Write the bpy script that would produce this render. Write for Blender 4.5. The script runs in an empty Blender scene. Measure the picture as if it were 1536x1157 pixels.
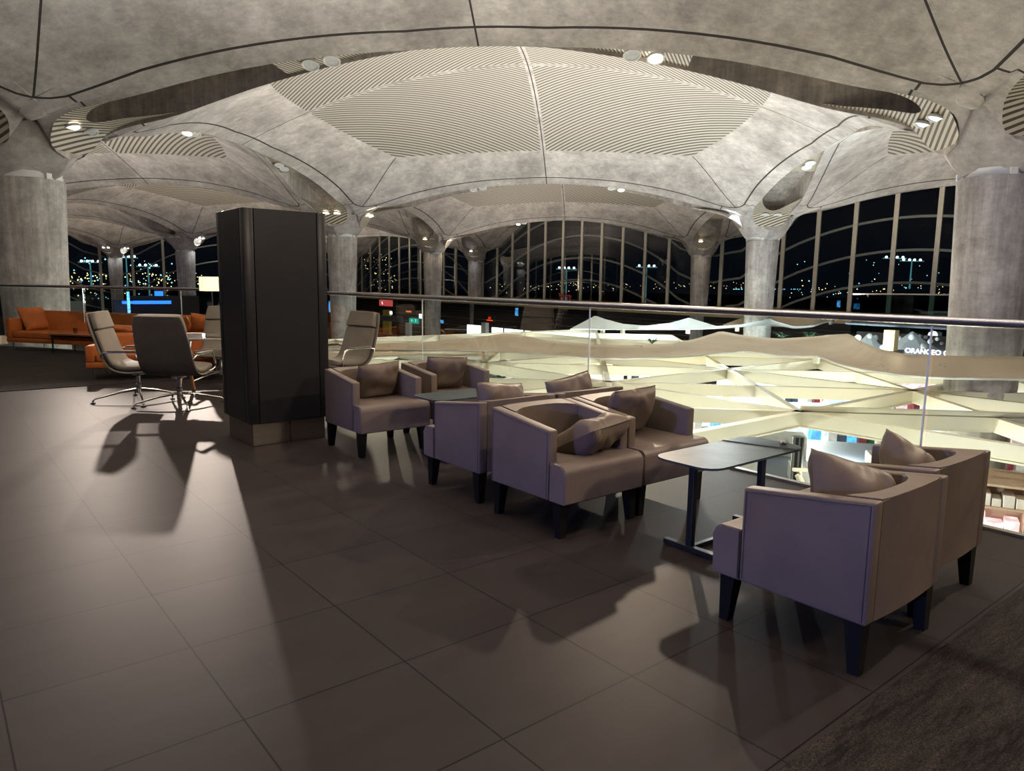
import bpy, bmesh, math, random
from mathutils import Vector, Matrix, noise
random.seed(7)
PI = math.pi
scn = bpy.context.scene
COL = scn.collection

# ------------------------------------------------------------------ camera
F_PX = 1087.94
YAW, PITCH, ROLL = 0.684695, -0.1404486, 0.01469
CAM = Vector((-0.115, -2.244, 1.428))
W_ = Vector((math.sin(YAW)*math.cos(PITCH), math.cos(YAW)*math.cos(PITCH), math.sin(PITCH)))
_r = Vector((math.cos(YAW), -math.sin(YAW), 0)); _u = _r.cross(W_)
R_ = math.cos(ROLL)*_r + math.sin(ROLL)*_u
U_ = R_.cross(W_)
cd = bpy.data.cameras.new('camera'); cam = bpy.data.objects.new('camera', cd); COL.objects.link(cam)
cd.sensor_width = 36; cd.lens = F_PX/1536*36; cd.clip_start = .05; cd.clip_end = 2000
cam.matrix_world = Matrix(((R_.x, U_.x, -W_.x, CAM.x), (R_.y, U_.y, -W_.y, CAM.y), (R_.z, U_.z, -W_.z, CAM.z), (0, 0, 0, 1)))
scn.camera = cam
vs = scn.view_settings
vs.view_transform = 'Standard'; vs.look = 'None'; vs.gamma = 1; vs.exposure = 0.1; vs.use_curve_mapping = False

def ray(x, y): return W_ + R_*((x-768)/F_PX) - U_*((y-578.5)/F_PX)
def at_z(x, y, z): d = ray(x, y); return CAM + d*((z-CAM.z)/d.z)
def at_x(x, y, X): d = ray(x, y); return CAM + d*((X-CAM.x)/d.x)
def at_y(x, y, Y): d = ray(x, y); return CAM + d*((Y-CAM.y)/d.y)
def at_d(x, y, D):
    d = ray(x, y); return CAM + d*(D/math.hypot(d.x, d.y))

# ------------------------------------------------------------------ materials
MATS = {}
def nmat(name):
    m = bpy.data.materials.new(name); m.use_nodes = True; MATS[name] = m
    nt = m.node_tree
    return m, nt, nt.nodes['Principled BSDF'], nt.nodes.new, nt.links.new
def noise_tex(nt, scale, detail=4, coord='Object', stretch=(1, 1, 1), rough=.55):
    tc = nt.nodes.new('ShaderNodeTexCoord'); mp = nt.nodes.new('ShaderNodeMapping'); n = nt.nodes.new('ShaderNodeTexNoise')
    mp.inputs['Scale'].default_value = stretch
    n.inputs['Scale'].default_value = scale; n.inputs['Detail'].default_value = detail; n.inputs['Roughness'].default_value = rough
    nt.links.new(tc.outputs[coord], mp.inputs[0]); nt.links.new(mp.outputs[0], n.inputs['Vector'])
    return n
def ramp(nt, src, stops):
    r = nt.nodes.new('ShaderNodeValToRGB'); nt.links.new(src, r.inputs[0])
    e = r.color_ramp.elements
    while len(e) < len(stops): e.new(.5)
    for k, (p, c) in enumerate(stops): e[k].position = p; e[k].color = (*c, 1) if len(c) == 3 else c
    return r
def mixc(nt, fac, a, b, mode='MIX'):
    m = nt.nodes.new('ShaderNodeMix'); m.data_type = 'RGBA'; m.blend_type = mode
    for s, v in ((m.inputs[0], fac), (m.inputs[6], a), (m.inputs[7], b)):
        if isinstance(v, (int, float)): s.default_value = v
        elif isinstance(v, tuple): s.default_value = (*v, 1)
        else: nt.links.new(v, s)
    return m.outputs[2]
def mth(nt, op, a, b=0.0, c=0.0):
    m = nt.nodes.new('ShaderNodeMath'); m.operation = op
    for i, v in enumerate((a, b, c)):
        if isinstance(v, (int, float)): m.inputs[i].default_value = v
        else: nt.links.new(v, m.inputs[i])
    return m.outputs[0]
def bump(nt, b, h, strength=.3, dist=.01):
    n = nt.nodes.new('ShaderNodeBump'); n.inputs['Strength'].default_value = strength; n.inputs['Distance'].default_value = dist
    nt.links.new(h, n.inputs['Height']); nt.links.new(n.outputs[0], b.inputs['Normal'])
def simple(name, col, rough=.5, metal=0, var=.12, scale=6, spec=.5, bmp=0, coat=0, stretch=(1, 1, 1)):
    m, nt, b, N, L = nmat(name)
    n = noise_tex(nt, scale, 4, stretch=stretch)
    lo = tuple(c*(1-var) for c in col); hi = tuple(min(1, c*(1+var)) for c in col)
    L(ramp(nt, n.outputs['Fac'], [(.3, lo), (.7, hi)]).outputs[0], b.inputs['Base Color'])
    b.inputs['Roughness'].default_value = rough; b.inputs['Metallic'].default_value = metal
    b.inputs['Specular IOR Level'].default_value = spec; b.inputs['Coat Weight'].default_value = coat
    if bmp:
        n2 = noise_tex(nt, scale*14, 3, stretch=stretch); bump(nt, b, n2.outputs['Fac'], bmp, .004)
    return m
def emis(name, col, st, var=0, scale=3):
    m, nt, b, N, L = nmat(name)
    b.inputs['Base Color'].default_value = (*[c*.5 for c in col], 1)
    b.inputs['Emission Color'].default_value = (*col, 1); b.inputs['Emission Strength'].default_value = st
    if var:
        n = noise_tex(nt, scale, 3)
        L(ramp(nt, n.outputs['Fac'], [(.42, tuple(c*var for c in col)), (.55, col)]).outputs[0], b.inputs['Emission Color'])
    return m

simple('black_wood', (.0022, .0018, .0014), .5, spec=.25)
simple('black_metal', (.012, .012, .013), .4, .3)
simple('chrome', (.62, .60, .58), .18, 1, .05)
simple('plinth_steel', (.30, .26, .22), .38, .9, .1, 3, stretch=(1, 1, 6))
simple('pillar_black', (.016, .016, .018), .34, 0, .1, 3, spec=.2)
simple('cream_steel', (.72, .69, .56), .5, 0, .04, .8)
simple('white_fabric', (.75, .78, .78), .8, 0, .03, 1)
simple('white_paint', (.66, .68, .66), .5, 0, .04)
simple('dark_wall', (.028, .020, .018), .7, 0, .4, .6)
simple('ledge_wood', (.36, .27, .17), .5, 0, .15, 1.2, stretch=(6, .4, 1))
simple('mullion_metal', (.52, .49, .41), .5, 0, .06)
simple('hall_floor', (.14, .13, .12), .3, 0, .15, .5)
simple('steel_edge', (.45, .43, .40), .3, .9, .05)
simple('rail_steel', (.34, .33, .36), .22, .95, .08)
simple('ply_wood', (.62, .47, .24), .5, 0, .15, 2, stretch=(1, 1, .1))
simple('navy_panel', (.06, .075, .11), .5, 0, .1, 1)
simple('yellow_panel', (.55, .42, .06), .5)
simple('brown_wood', (.15, .055, .025), .4, 0, .2, 6, stretch=(1, 1, 8))
simple('oak_leg', (.33, .15, .06), .45, 0, .15, 6)
simple('gloss_table', (.30, .27, .23), .08, 0, .06, 3, coat=1)
simple('plant_green', (.02, .10, .04), .6, 0, .4, 6)
simple('paper_white', (.75, .70, .68), .6)
simple('case_red', (.25, .03, .04), .4, 0, .5, 5)
simple('sign_red_matt', (.35, .03, .03), .5)
simple('pale_blue', (.22, .42, .55), .4, 0, .5, 5)
simple('joint_seal', (.50, .56, .56), .35)
simple('box_cream', (.55, .40, .30), .6)
simple('rubber', (.01, .01, .01), .7)
simple('grey_counter', (.26, .26, .25), .5)
simple('teal_glass', (.10, .16, .17), .15, 0, .1, 1)
simple('tarmac', (.010, .012, .014), .8, 0, .3, .05)
emis('lamp_on', (1, .84, .64), 9)
emis('lamp_cool', (.92, .90, 1), 9)
simple('lamp_off', (.62, .66, .68), .25)
emis('lamp_shade_glow', (1, .86, .45), 1.35)
emis('screen_white', (.86, .90, 1), 4.2, .72, 1.2)
emis('screen_blue', (.10, .45, 1), 1.3, .35, 3)
emis('blue_fill_glow', (.24, .31, 1), 3.0)  # glow of the added blue panel left of the lounge
emis('blue_strip', (.02, .16, 1), 2.6)
emis('cyan_strip', (.18, .62, 1), 2.2, .4, 5)
emis('sign_red', (.75, .10, .09), .7)
emis('sign_green', (0, .42, .30), .8)
emis('digit_red', (1, .05, .01), 2.2)
emis('digit_green', (.35, 1, .85), 1.6)
emis('sign_orange', (1, .25, .05), .9)
emis('letter_white', (.95, .93, 1), 3.5)
emis('star_white', (.85, .92, 1), 9)
emis('star_amber', (1, .75, .3), 4)
emis('star_cyan', (.25, .75, .9), 3)
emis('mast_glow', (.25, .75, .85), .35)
emis('display_warm', (1, .80, .50), 1.5, .4, 2)
emis('display_pink', (1, .72, .74), 1.2, .55, 4)
emis('display_cool', (.75, .9, 1), 1.8, .3, 2)

def leather(name, col, var=.1, rough=.42):
    m, nt, b, N, L = nmat(name)
    n = noise_tex(nt, 5, 5)
    L(ramp(nt, n.outputs['Fac'], [(.3, tuple(c*(1-var) for c in col)), (.7, tuple(c*(1+var) for c in col))]).outputs[0], b.inputs['Base Color'])
    b.inputs['Roughness'].default_value = rough+.08; b.inputs['Specular IOR Level'].default_value = .12
    n2 = noise_tex(nt, 9, 2); n3 = noise_tex(nt, 260, 2)
    bump(nt, b, mth(nt, 'ADD', mth(nt, 'MULTIPLY', n2.outputs['Fac'], 1.2), mth(nt, 'MULTIPLY', n3.outputs['Fac'], .15)), .25, .01)
leather('taupe_leather', (.112, .085, .070))
leather('cushion_leather', (.102, .075, .058))
leather('grey_leather', (.125, .106, .086), .12, .55)
leather('orange_leather', (.26, .07, .016), .16, .45)
simple('seam_dark', (.035, .025, .02), .6)

# stone table top
m, nt, b, N, L = nmat('slate_top')
n = noise_tex(nt, 7, 6)
L(ramp(nt, n.outputs['Fac'], [(.3, (.018, .026, .029)), (.75, (.052, .064, .066))]).outputs[0], b.inputs['Base Color'])
b.inputs['Roughness'].default_value = .38; b.inputs['Specular IOR Level'].default_value = .06

# floor tiles 0.6 m, rows along x and y
m, nt, b, N, L = nmat('floor_tile')
tc = N('ShaderNodeTexCoord'); sx = N('ShaderNodeSeparateXYZ'); L(tc.outputs['Object'], sx.inputs[0])
def edge_d(nt, s, T):
    f = mth(nt, 'FRACT', mth(nt, 'DIVIDE', s, T)); return mth(nt, 'MULTIPLY', mth(nt, 'MINIMUM', f, mth(nt, 'SUBTRACT', 1.0, f)), T)
g = mth(nt, 'MINIMUM', edge_d(nt, sx.outputs[0], .606), edge_d(nt, sx.outputs[1], .6))
grout = mth(nt, 'LESS_THAN', g, .0030)
fl = N('ShaderNodeVectorMath'); fl.operation = 'FLOOR'; dv = N('ShaderNodeVectorMath'); dv.operation = 'DIVIDE'; dv.inputs[1].default_value = (.606, .6, 1)
L(tc.outputs['Object'], dv.inputs[0]); L(dv.outputs[0], fl.inputs[0])
wn = N('ShaderNodeTexWhiteNoise'); L(fl.outputs[0], wn.inputs['Vector'])
n1 = noise_tex(nt, 2.2, 5, stretch=(.6, 2.2, 1)); n2 = noise_tex(nt, 30, 3, stretch=(.5, 2, 1))
base = ramp(nt, n1.outputs['Fac'], [(.25, (.0195, .0152, .0150)), (.75, (.028, .0225, .0222))]).outputs[0]
base = mixc(nt, .22, base, ramp(nt, wn.outputs['Value'], [(0, (.018, .0145, .0142)), (1, (.032, .026, .0255))]).outputs[0])
L(mixc(nt, grout, base, (.005, .004, .0035)), b.inputs['Base Color'])
b.inputs['Roughness'].default_value = .44
b.inputs['Specular IOR Level'].default_value = .03
bump(nt, b, mth(nt, 'SUBTRACT', 0.0, grout), .25, .002)

# carpet
m, nt, b, N, L = nmat('carpet')
n1 = noise_tex(nt, 1.6, 5, stretch=(1.2, 6, 1), rough=.7); n2 = noise_tex(nt, 160, 3, rough=.8); n3 = noise_tex(nt, 22, 4, stretch=(.4, 3, 1))
c1 = ramp(nt, n1.outputs['Fac'], [(.36, (.003, .0025, .0022)), (.5, (.012, .0095, .008)), (.66, (.034, .025, .020))]).outputs[0]
c2 = mixc(nt, ramp(nt, n3.outputs['Fac'], [(.4, (0,)*3), (.65, (1,)*3)]).outputs[0], c1, (.019, .015, .013))
L(mixc(nt, 1.0, c2, ramp(nt, n2.outputs['Fac'], [(.35, (.15,)*3), (.65, (2.1,)*3)]).outputs[0], 'MULTIPLY'), b.inputs['Base Color'])
b.inputs['Roughness'].default_value = .95; b.inputs['Specular IOR Level'].default_value = .1
bump(nt, b, n2.outputs['Fac'], .8, .004)

# concrete of the vaults: uses uv = metres in the bay, attribute 'inset'
def concrete(name, vault, tint=(1, 1, 1)):
    m, nt, b, N, L = nmat(name)
    n1 = noise_tex(nt, .55, 6, rough=.62); n2 = noise_tex(nt, 3.2, 6, rough=.7); n3 = noise_tex(nt, .9 if vault else 2.4, 5, stretch=(1, 1, .25) if not vault else (1, 1, .5), rough=.65)
    s = 1 if vault else .92
    def C(v, w=1.0): return tuple(v*s*t*w for t in tint)
    a = ramp(nt, n1.outputs['Fac'], [(.28, (.27*tint[0], .25*tint[1], .235*tint[2])), (.5, (.38*tint[0], .36*tint[1], .34*tint[2])), (.75, (.50*tint[0], .485*tint[1], .46*tint[2]))]).outputs[0]
    n5 = noise_tex(nt, 11, 6, stretch=(1, .35, 1), rough=.75)
    a = mixc(nt, .45, a, ramp(nt, n5.outputs['Fac'], [(.32, (.72,)*3), (.68, (1.34,)*3)]).outputs[0], 'MULTIPLY')
    a = mixc(nt, .42, a, ramp(nt, n2.outputs['Fac'], [(.3, (.50,)*3), (.7, (1.55,)*3)]).outputs[0], 'MULTIPLY')
    a = mixc(nt, .5, a, ramp(nt, n3.outputs['Fac'], [(.3, (.6,)*3), (.65, (1.3,)*3)]).outputs[0], 'MULTIPLY')
    if not vault:
        n4 = noise_tex(nt, 7, 5, stretch=(1, 1, .06), rough=.7)
        a = mixc(nt, .6, a, ramp(nt, n4.outputs['Fac'], [(.35, (.62,)*3), (.65, (1.25,)*3)]).outputs[0], 'MULTIPLY')
        L(a, b.inputs['Base Color']); bump(nt, b, n4.outputs['Fac'], .3, .01)
    else:
        uv = N('ShaderNodeUVMap'); uv.uv_map = 'bay'; sp = N('ShaderNodeSeparateXYZ'); L(uv.outputs[0], sp.inputs[0])
        X = mth(nt, 'ABSOLUTE', sp.outputs[0]); Y = mth(nt, 'ABSOLUTE', sp.outputs[1])   # metres from the bay's centre
        at = N('ShaderNodeAttribute'); at.attribute_name = 'inset'
        ins = at.outputs['Fac']
        inner = mth(nt, 'GREATER_THAN', ins, .5)
        groove = mth(nt, 'LESS_THAN', mth(nt, 'ABSOLUTE', mth(nt, 'SUBTRACT', ins, .5)), .03)
        cross = mth(nt, 'LESS_THAN', mth(nt, 'MINIMUM', X, Y), .022)
        crossall = mth(nt, 'LESS_THAN', mth(nt, 'MINIMUM', X, Y), .03)
        diag = mth(nt, 'MULTIPLY', mth(nt, 'LESS_THAN', mth(nt, 'ABSOLUTE', mth(nt, 'SUBTRACT', X, Y)), .032), mth(nt, 'MULTIPLY', inner, mth(nt, 'GREATER_THAN', mth(nt, 'MINIMUM', X, Y), 4.0)))
        # slatted centre: bulged square
        A2 = 11.118
        def lim(o): q = mth(nt, 'DIVIDE', o, A2*.62); return mth(nt, 'MULTIPLY', mth(nt, 'SUBTRACT', .755, mth(nt, 'MULTIPLY', mth(nt, 'MULTIPLY', q, q), .135)), A2)
        sl = mth(nt, 'MULTIPLY', mth(nt, 'LESS_THAN', X, lim(Y)), mth(nt, 'LESS_THAN', Y, lim(X)))
        rib = mth(nt, 'LESS_THAN', mth(nt, 'MINIMUM', X, Y), .13)
        sl = mth(nt, 'MULTIPLY', sl, mth(nt, 'SUBTRACT', 1.0, rib))
        ph = mth(nt, 'FRACT', mth(nt, 'DIVIDE', mth(nt, 'ADD', X, Y), .27))
        gap = mth(nt, 'LESS_THAN', ph, .42)
        slc = mixc(nt, gap, (.40, .385, .34), (.10, .088, .072))
        diag = mth(nt, 'MULTIPLY', diag, mth(nt, 'SUBTRACT', 1.0, sl))
        line = mth(nt, 'MAXIMUM', groove, mth(nt, 'MAXIMUM', cross, diag))
        # joint between edge band and capital, square across the band
        at2 = N('ShaderNodeAttribute'); at2.attribute_name = 'along'
        jc = mth(nt, 'MULTIPLY', mth(nt, 'LESS_THAN', mth(nt, 'ABSOLUTE', mth(nt, 'SUBTRACT', at2.outputs['Fac'], 2.35)), .028), mth(nt, 'LESS_THAN', ins, .5))
        line = mth(nt, 'MAXIMUM', line, jc)
        a = mixc(nt, sl, a, slc)
        a = mixc(nt, line, a, (.035, .03, .026))
        L(a, b.inputs['Base Color'])
        h = mth(nt, 'SUBTRACT', mth(nt, 'SUBTRACT', mth(nt, 'MULTIPLY', n2.outputs['Fac'], .2), line), mth(nt, 'MULTIPLY', sl, mth(nt, 'MULTIPLY', ph, 2.2)))
        bump(nt, b, h, .35, .04)
    b.inputs['Roughness'].default_value = .75; b.inputs['Specular IOR Level'].default_value = .3
concrete('vault_concrete', True)
concrete('column_concrete', False)
concrete('recess_concrete', False, (1.0, .96, .92))

# slatted soffit
m, nt, b, N, L = nmat('soffit_slats')
uv = N('ShaderNodeUVMap'); uv.uv_map = 'bay'; sp = N('ShaderNodeSeparateXYZ'); L(uv.outputs[0], sp.inputs[0])
ph = mth(nt, 'FRACT', mth(nt, 'DIVIDE', sp.outputs[0], .085)); gp = mth(nt, 'LESS_THAN', ph, .45)
L(mixc(nt, gp, (.50, .46, .37), (.07, .055, .04)), b.inputs['Base Color']); b.inputs['Roughness'].default_value = .6

# tan canopy fabric, dirt spots
m, nt, b, N, L = nmat('tan_fabric')
n1 = noise_tex(nt, .5, 5); n2 = noise_tex(nt, 1.7, 7, stretch=(1, 1, 1), rough=.85)
a = ramp(nt, n1.outputs['Fac'], [(.3, (.56, .44, .315)), (.7, (.70, .57, .42))]).outputs[0]
L(mixc(nt, ramp(nt, n2.outputs['Fac'], [(.60, (0,)*3), (.66, (.8,)*3)]).outputs[0], a, (.12, .09, .06)), b.inputs['Base Color'])
b.inputs['Roughness'].default_value = .9

m = MATS['white_fabric']; nt = m.node_tree; b = nt.nodes['Principled BSDF']
tl = nt.nodes.new('ShaderNodeBsdfTranslucent'); tl.inputs[0].default_value = (.8, .84, .85, 1); mx = nt.nodes.new('ShaderNodeMixShader'); mx.inputs[0].default_value = .55
nt.links.new(b.outputs[0], mx.inputs[1]); nt.links.new(tl.outputs[0], mx.inputs[2]); nt.links.new(mx.outputs[0], nt.nodes['Material Output'].inputs[0])
# clear glass
def glass(name, tint=(.93, .97, .96), refl=1.0, tr=1.0):
    m, nt, b, N, L = nmat(name)
    nt.nodes.remove(b); out = nt.nodes['Material Output']
    t = N('ShaderNodeBsdfTransparent'); t.inputs[0].default_value = (*[c*tr for c in tint], 1)
    g = N('ShaderNodeBsdfGlossy'); g.inputs[1].default_value = .01
    fr = N('ShaderNodeFresnel'); fr.inputs[0].default_value = 1.45
    mx = N('ShaderNodeMixShader'); L(mth(nt, 'MULTIPLY', fr.outputs[0], refl), mx.inputs[0]); L(t.outputs[0], mx.inputs[1]); L(g.outputs[0], mx.inputs[2]); L(mx.outputs[0], out.inputs[0])
glass('clear_glass', refl=.22)
glass('window_glass', (.55, .60, .62), .22)
glass('tumbler_glass', (.8, .85, .85), 1.5)
glass('teal_reflect_pane', (.35, .50, .50), 1.0)  # teal reflection put into the tint of the glass
M = MATS

# ------------------------------------------------------------------ object helpers
def tag(o, label=None, cat=None, group=None, kind=None):
    if label: o['label'] = label
    if cat: o['category'] = cat
    if group: o['group'] = group
    if kind: o['kind'] = kind
    return o
def empty(name, loc, rz=0):
    o = bpy.data.objects.new(name, None); COL.objects.link(o); o.location = loc; o.rotation_euler = (0, 0, rz); o.empty_display_size = .1
    return o
def obj(name, bm, mats, parent=None, smooth=False, loc=None, rot=None):
    me = bpy.data.meshes.new(name); bm.normal_update(); bm.to_mesh(me); bm.free()
    if not isinstance(mats, (list, tuple)): mats = [mats]
    for mm in mats: me.materials.append(M[mm] if isinstance(mm, str) else mm)
    o = bpy.data.objects.new(name, me); COL.objects.link(o)
    if parent: o.parent = parent
    if loc: o.location = loc
    if rot: o.rotation_euler = rot
    if smooth:
        for p in me.polygons: p.use_smooth = True
        try: me.set_sharp_from_angle(angle=math.radians(smooth if smooth > 1 else 40))
        except Exception: pass
    return o
def BM(): return bmesh.new()
def box(bm, x0, x1, y0, y1, z0, z1, bev=0, seg=2, mi=0):
    r = bmesh.ops.create_cube(bm, size=1)
    for v in r['verts']:
        v.co = Vector(((x0+x1)/2+v.co.x*(x1-x0), (y0+y1)/2+v.co.y*(y1-y0), (z0+z1)/2+v.co.z*(z1-z0)))
    fs = list({f for v in r['verts'] for f in v.link_faces})
    for f in fs: f.material_index = mi
    if bev:
        es = list({e for v in r['verts'] for e in v.link_edges})
        bmesh.ops.bevel(bm, geom=es, offset=bev, segments=seg, affect='EDGES', profile=.5)
    return r['verts']
def basis(d):
    d = d.normalized(); a = Vector((0, 0, 1)) if abs(d.z) < .95 else Vector((1, 0, 0))
    s = d.cross(a).normalized(); return s, s.cross(d).normalized()
def tube(bm, pts, r, n=10, cap=True, mi=0):
    pts = [Vector(p) for p in pts]; rs = r if isinstance(r, (list, tuple)) else [r]*len(pts)
    rings = []
    for i, p in enumerate(pts):
        d = (pts[min(i+1, len(pts)-1)]-pts[max(i-1, 0)])
        s, t = basis(d)
        rings.append([bm.verts.new(p+(s*math.cos(2*PI*k/n)+t*math.sin(2*PI*k/n))*rs[i]) for k in range(n)])
    for a, b_ in zip(rings, rings[1:]):
        for k in range(n):
            f = bm.faces.new((a[k], a[(k+1) % n], b_[(k+1) % n], b_[k])); f.material_index = mi
    if cap:
        bm.faces.new(rings[0][::-1]).material_index = mi; bm.faces.new(rings[-1]).material_index = mi
def bar(bm, p, q, w, h, up=Vector((0, 0, 1))):
    """rectangular bar from p to q: w across, h along up (hanging below the line)"""
    p, q = Vector(p), Vector(q); d = (q-p).normalized(); s = d.cross(up).normalized(); u = s.cross(d)
    vs_ = []
    for e in (p, q):
        for a, c in ((-1, 0), (1, 0), (1, -1), (-1, -1)): vs_.append(bm.verts.new(e+s*a*w/2+u*c*h))
    F = [(0, 1, 2, 3), (7, 6, 5, 4), (0, 4, 5, 1), (1, 5, 6, 2), (2, 6, 7, 3), (3, 7, 4, 0)]
    for f in F: bm.faces.new([vs_[k] for k in f])
def lathe(bm, prof, n=32, c=(0, 0)):
    rings = [[bm.verts.new((c[0]+r*math.cos(2*PI*k/n), c[1]+r*math.sin(2*PI*k/n), z)) for k in range(n)] for r, z in prof]
    for a, b_ in zip(rings, rings[1:]):
        for k in range(n): bm.faces.new((a[k], a[(k+1) % n], b_[(k+1) % n], b_[k]))
    bm.faces.new(rings[0][::-1]); bm.faces.new(rings[-1])
def prism(bm, poly, z0, z1, mi=0):
    a = [bm.verts.new((x, y, z0)) for x, y in poly]; b_ = [bm.verts.new((x, y, z1)) for x, y in poly]
    n = len(poly)
    for k in range(n): bm.faces.new((a[k], a[(k+1) % n], b_[(k+1) % n], b_[k])).material_index = mi
    bm.faces.new(a[::-1]).material_index = mi; bm.faces.new(b_).material_index = mi
def disc_dir(bm, c, nrm, r, th=.02, n=18, mi=0):
    c = Vector(c); nrm = Vector(nrm).normalized(); tube(bm, [c, c+nrm*th], r, n, mi=mi)
def copy_tree(o, parent=None):
    c = o.copy(); COL.objects.link(c); c.parent = parent
    if parent is not None: c.matrix_parent_inverse = o.matrix_parent_inverse.copy()
    for ch in [x for x in o.children]: copy_tree(ch, c)
    return c

# ------------------------------------------------------------------ lounge floor
RAILX = 4.80
RP = [Vector((RAILX, -9, 0)), Vector((RAILX, 9.6, 0)), Vector((1.15, 15.95, 0)), Vector((-4.4, 25.4, 0))]
bm = BM(); prism(bm, [(-14, -9), (RAILX-.06, -9), (RAILX-.06, 9.6), (1.1, 15.95), (-4.45, 25.4), (-14, 25.4)], -.45, 0)
tag(obj('floor', bm, 'floor_tile'), kind='structure')
bm = BM(); prism(bm, [(-14, 8.62), (4.6, 8.62), (4.6, 9.6), (.98, 15.9), (-4.6, 25.4), (-14, 25.4)], 0, .008)
tag(obj('lounge_carpet', bm, 'carpet'), 'dark streaked carpet under the orange sofas at the far end of the lounge', 'carpet')
bm = BM(); prism(bm, [(-14, -9), (4.6, -9), (4.6, -1.225), (-14, -1.225)], 0, .008)
tag(obj('lounge_carpet', bm, 'carpet'), 'dark mottled carpet at the near right corner beside the tiles', 'carpet')
# steel strip along the deck's edge
bm = BM()
for p, q in zip(RP, RP[1:]): bar(bm, p+Vector((0, 0, .012)), q+Vector((0, 0, .012)), .05, .05)
tag(obj('trim_1', bm, 'steel_edge'), kind='structure')

# ------------------------------------------------------------------ vault grid
S_ = 1.15
GO = Vector((2.17, 19.37, 0)); GA = 22.2364; TH = .773
E1 = Vector((math.cos(TH), math.sin(TH), 0)); E2 = Vector((math.sin(TH), -math.cos(TH), 0))
HC = 3.838; RISE = 2.76
def G(i, j): return GO + E1*(i*GA) + E2*(j*GA)
S0, S1 = 1.15, 9.6
def wid(s):
    s = min(s, GA-s); t = (s-S0)/(S1-S0)
    if t <= 0 or t >= 1: return 0.0
    return .95*(t**.18)*(1-t)/.604
def sail(x, y):
    wx = wid(y)*max(0, 1-min(x, GA-x)/4); wy = wid(x)*max(0, 1-min(y, GA-y)/4)   # the edge bands run level to the openings
    U = max(0, 1-max(0, min(x, GA-x)-wx)/(GA/2)) ; V = max(0, 1-max(0, min(y, GA-y)-wy)/(GA/2))
    z = HC + RISE*(2-U*U-V*V)
    rx = min(x, GA-x); ry = min(y, GA-y); r = math.hypot(rx, ry)
    k = max(0, min(1, 1-(r-.80)/.85)); k = k*k*(3-2*k)
    return z + .30*math.exp(-((r-1.9)/1.15)**2) - .56*k      # capital flares steeply off the column
def sail_world(p):
    d = Vector((p[0], p[1], 0))-GO; u = d.dot(E1)/GA; v = d.dot(E2)/GA
    return sail((u-math.floor(u))*GA, (v-math.floor(v))*GA)
SMP = []
q = 0.0
for s in [0, .15, .3, .45, .6, .75, .9, 1.0, 1.08, 1.15, 1.155, 1.17, 1.2, 1.25, 1.32, 1.42, 1.55, 1.75, 2.0, 2.3, 2.7, 3.1, 3.5, 4, 4.5, 5, 5.5, 6, 6.5, 7, 7.5, 8, 8.5, 9, 9.3, 9.6, 10.1, 10.6]: SMP.append(s/GA)
SMP = SMP+[.5]+[1-s for s in SMP[::-1]]
def fade(p): k = max(0, 1-p/.13); return k*k*(3-2*k)
def shell_pt(p, q):
    x = p*GA + wid(q*GA)*fade(p) - wid(q*GA)*fade(1-p)
    y = q*GA + wid(p*GA)*fade(q) - wid(p*GA)*fade(1-q)
    return x, y
def inset(x, y):
    def wi(s): s = min(s, GA-s); return wid(max(s, 2.3))
    gx = min(x, GA-x)-wi(y); gy = min(y, GA-y)-wi(x); r = 1.5
    gx = max(gx, 0); gy = max(gy, 0)
    if gx < r and gy < r: return max(0, r-math.hypot(r-gx, r-gy))
    return min(gx, gy)
def make_shell():
    bm = BM(); uvl = bm.loops.layers.uv.new('bay'); n = len(SMP)
    la = bm.verts.layers.float.new('inset'); lb = bm.verts.layers.float.new('along')
    g = []
    for p in SMP:
        row = []
        for q in SMP:
            x, y = shell_pt(p, q)
            v = bm.verts.new((x, y, sail(x, y))); v[la] = inset(x, y)
            rx, ry = min(x, GA-x), min(y, GA-y); v[lb] = max(rx, ry); row.append(v)
        g.append(row)
    for a in range(n-1):
        for c in range(n-1):
            f = bm.faces.new((g[a][c], g[a][c+1], g[a+1][c+1], g[a+1][c])); f.smooth = True
            for l in f.loops: l[uvl].uv = (l.vert.co.x-GA/2, l.vert.co.y-GA/2)
    # side walls up inside the openings, material slot 1
    def wall(fn):
        for (s0, s1) in ((S0, S1), (GA-S1, GA-S0)):
            ss = [s*GA for s in SMP if s0-.01 <= s*GA <= s1+.01]
            pr_ = None
            for s in ss:
                x, y = fn(s); z = sail(x, y)
                a = bm.verts.new((x, y, z)); b_ = bm.verts.new((x, y, z+1.25))
                if pr_: f = bm.faces.new((pr_[0], a, b_, pr_[1])); f.material_index = 1; f.smooth = True
                pr_ = (a, b_)
    wall(lambda s: (wid(s), s)); wall(lambda s: (GA-wid(s), s)); wall(lambda s: (s, wid(s))); wall(lambda s: (s, GA-wid(s)))
    me = bpy.data.meshes.new('ceiling'); bm.to_mesh(me); bm.free()
    me.materials.append(M['vault_concrete']); me.materials.append(M['recess_concrete'])
    return me
shell_me = make_shell()
GM = Matrix(((E1.x, E2.x, 0, 0), (E1.y, E2.y, 0, 0), (0, 0, 1, 0), (0, 0, 0, 1)))
FACX, FACY = 51.1, 99.4
bays = []
for i in range(-3, 6):
    for j in range(-5, 4):
        c = G(i+.5, j+.5)
        if -22 < c.x < 62 and -14 < c.y < 112: bays.append((i, j))
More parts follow.
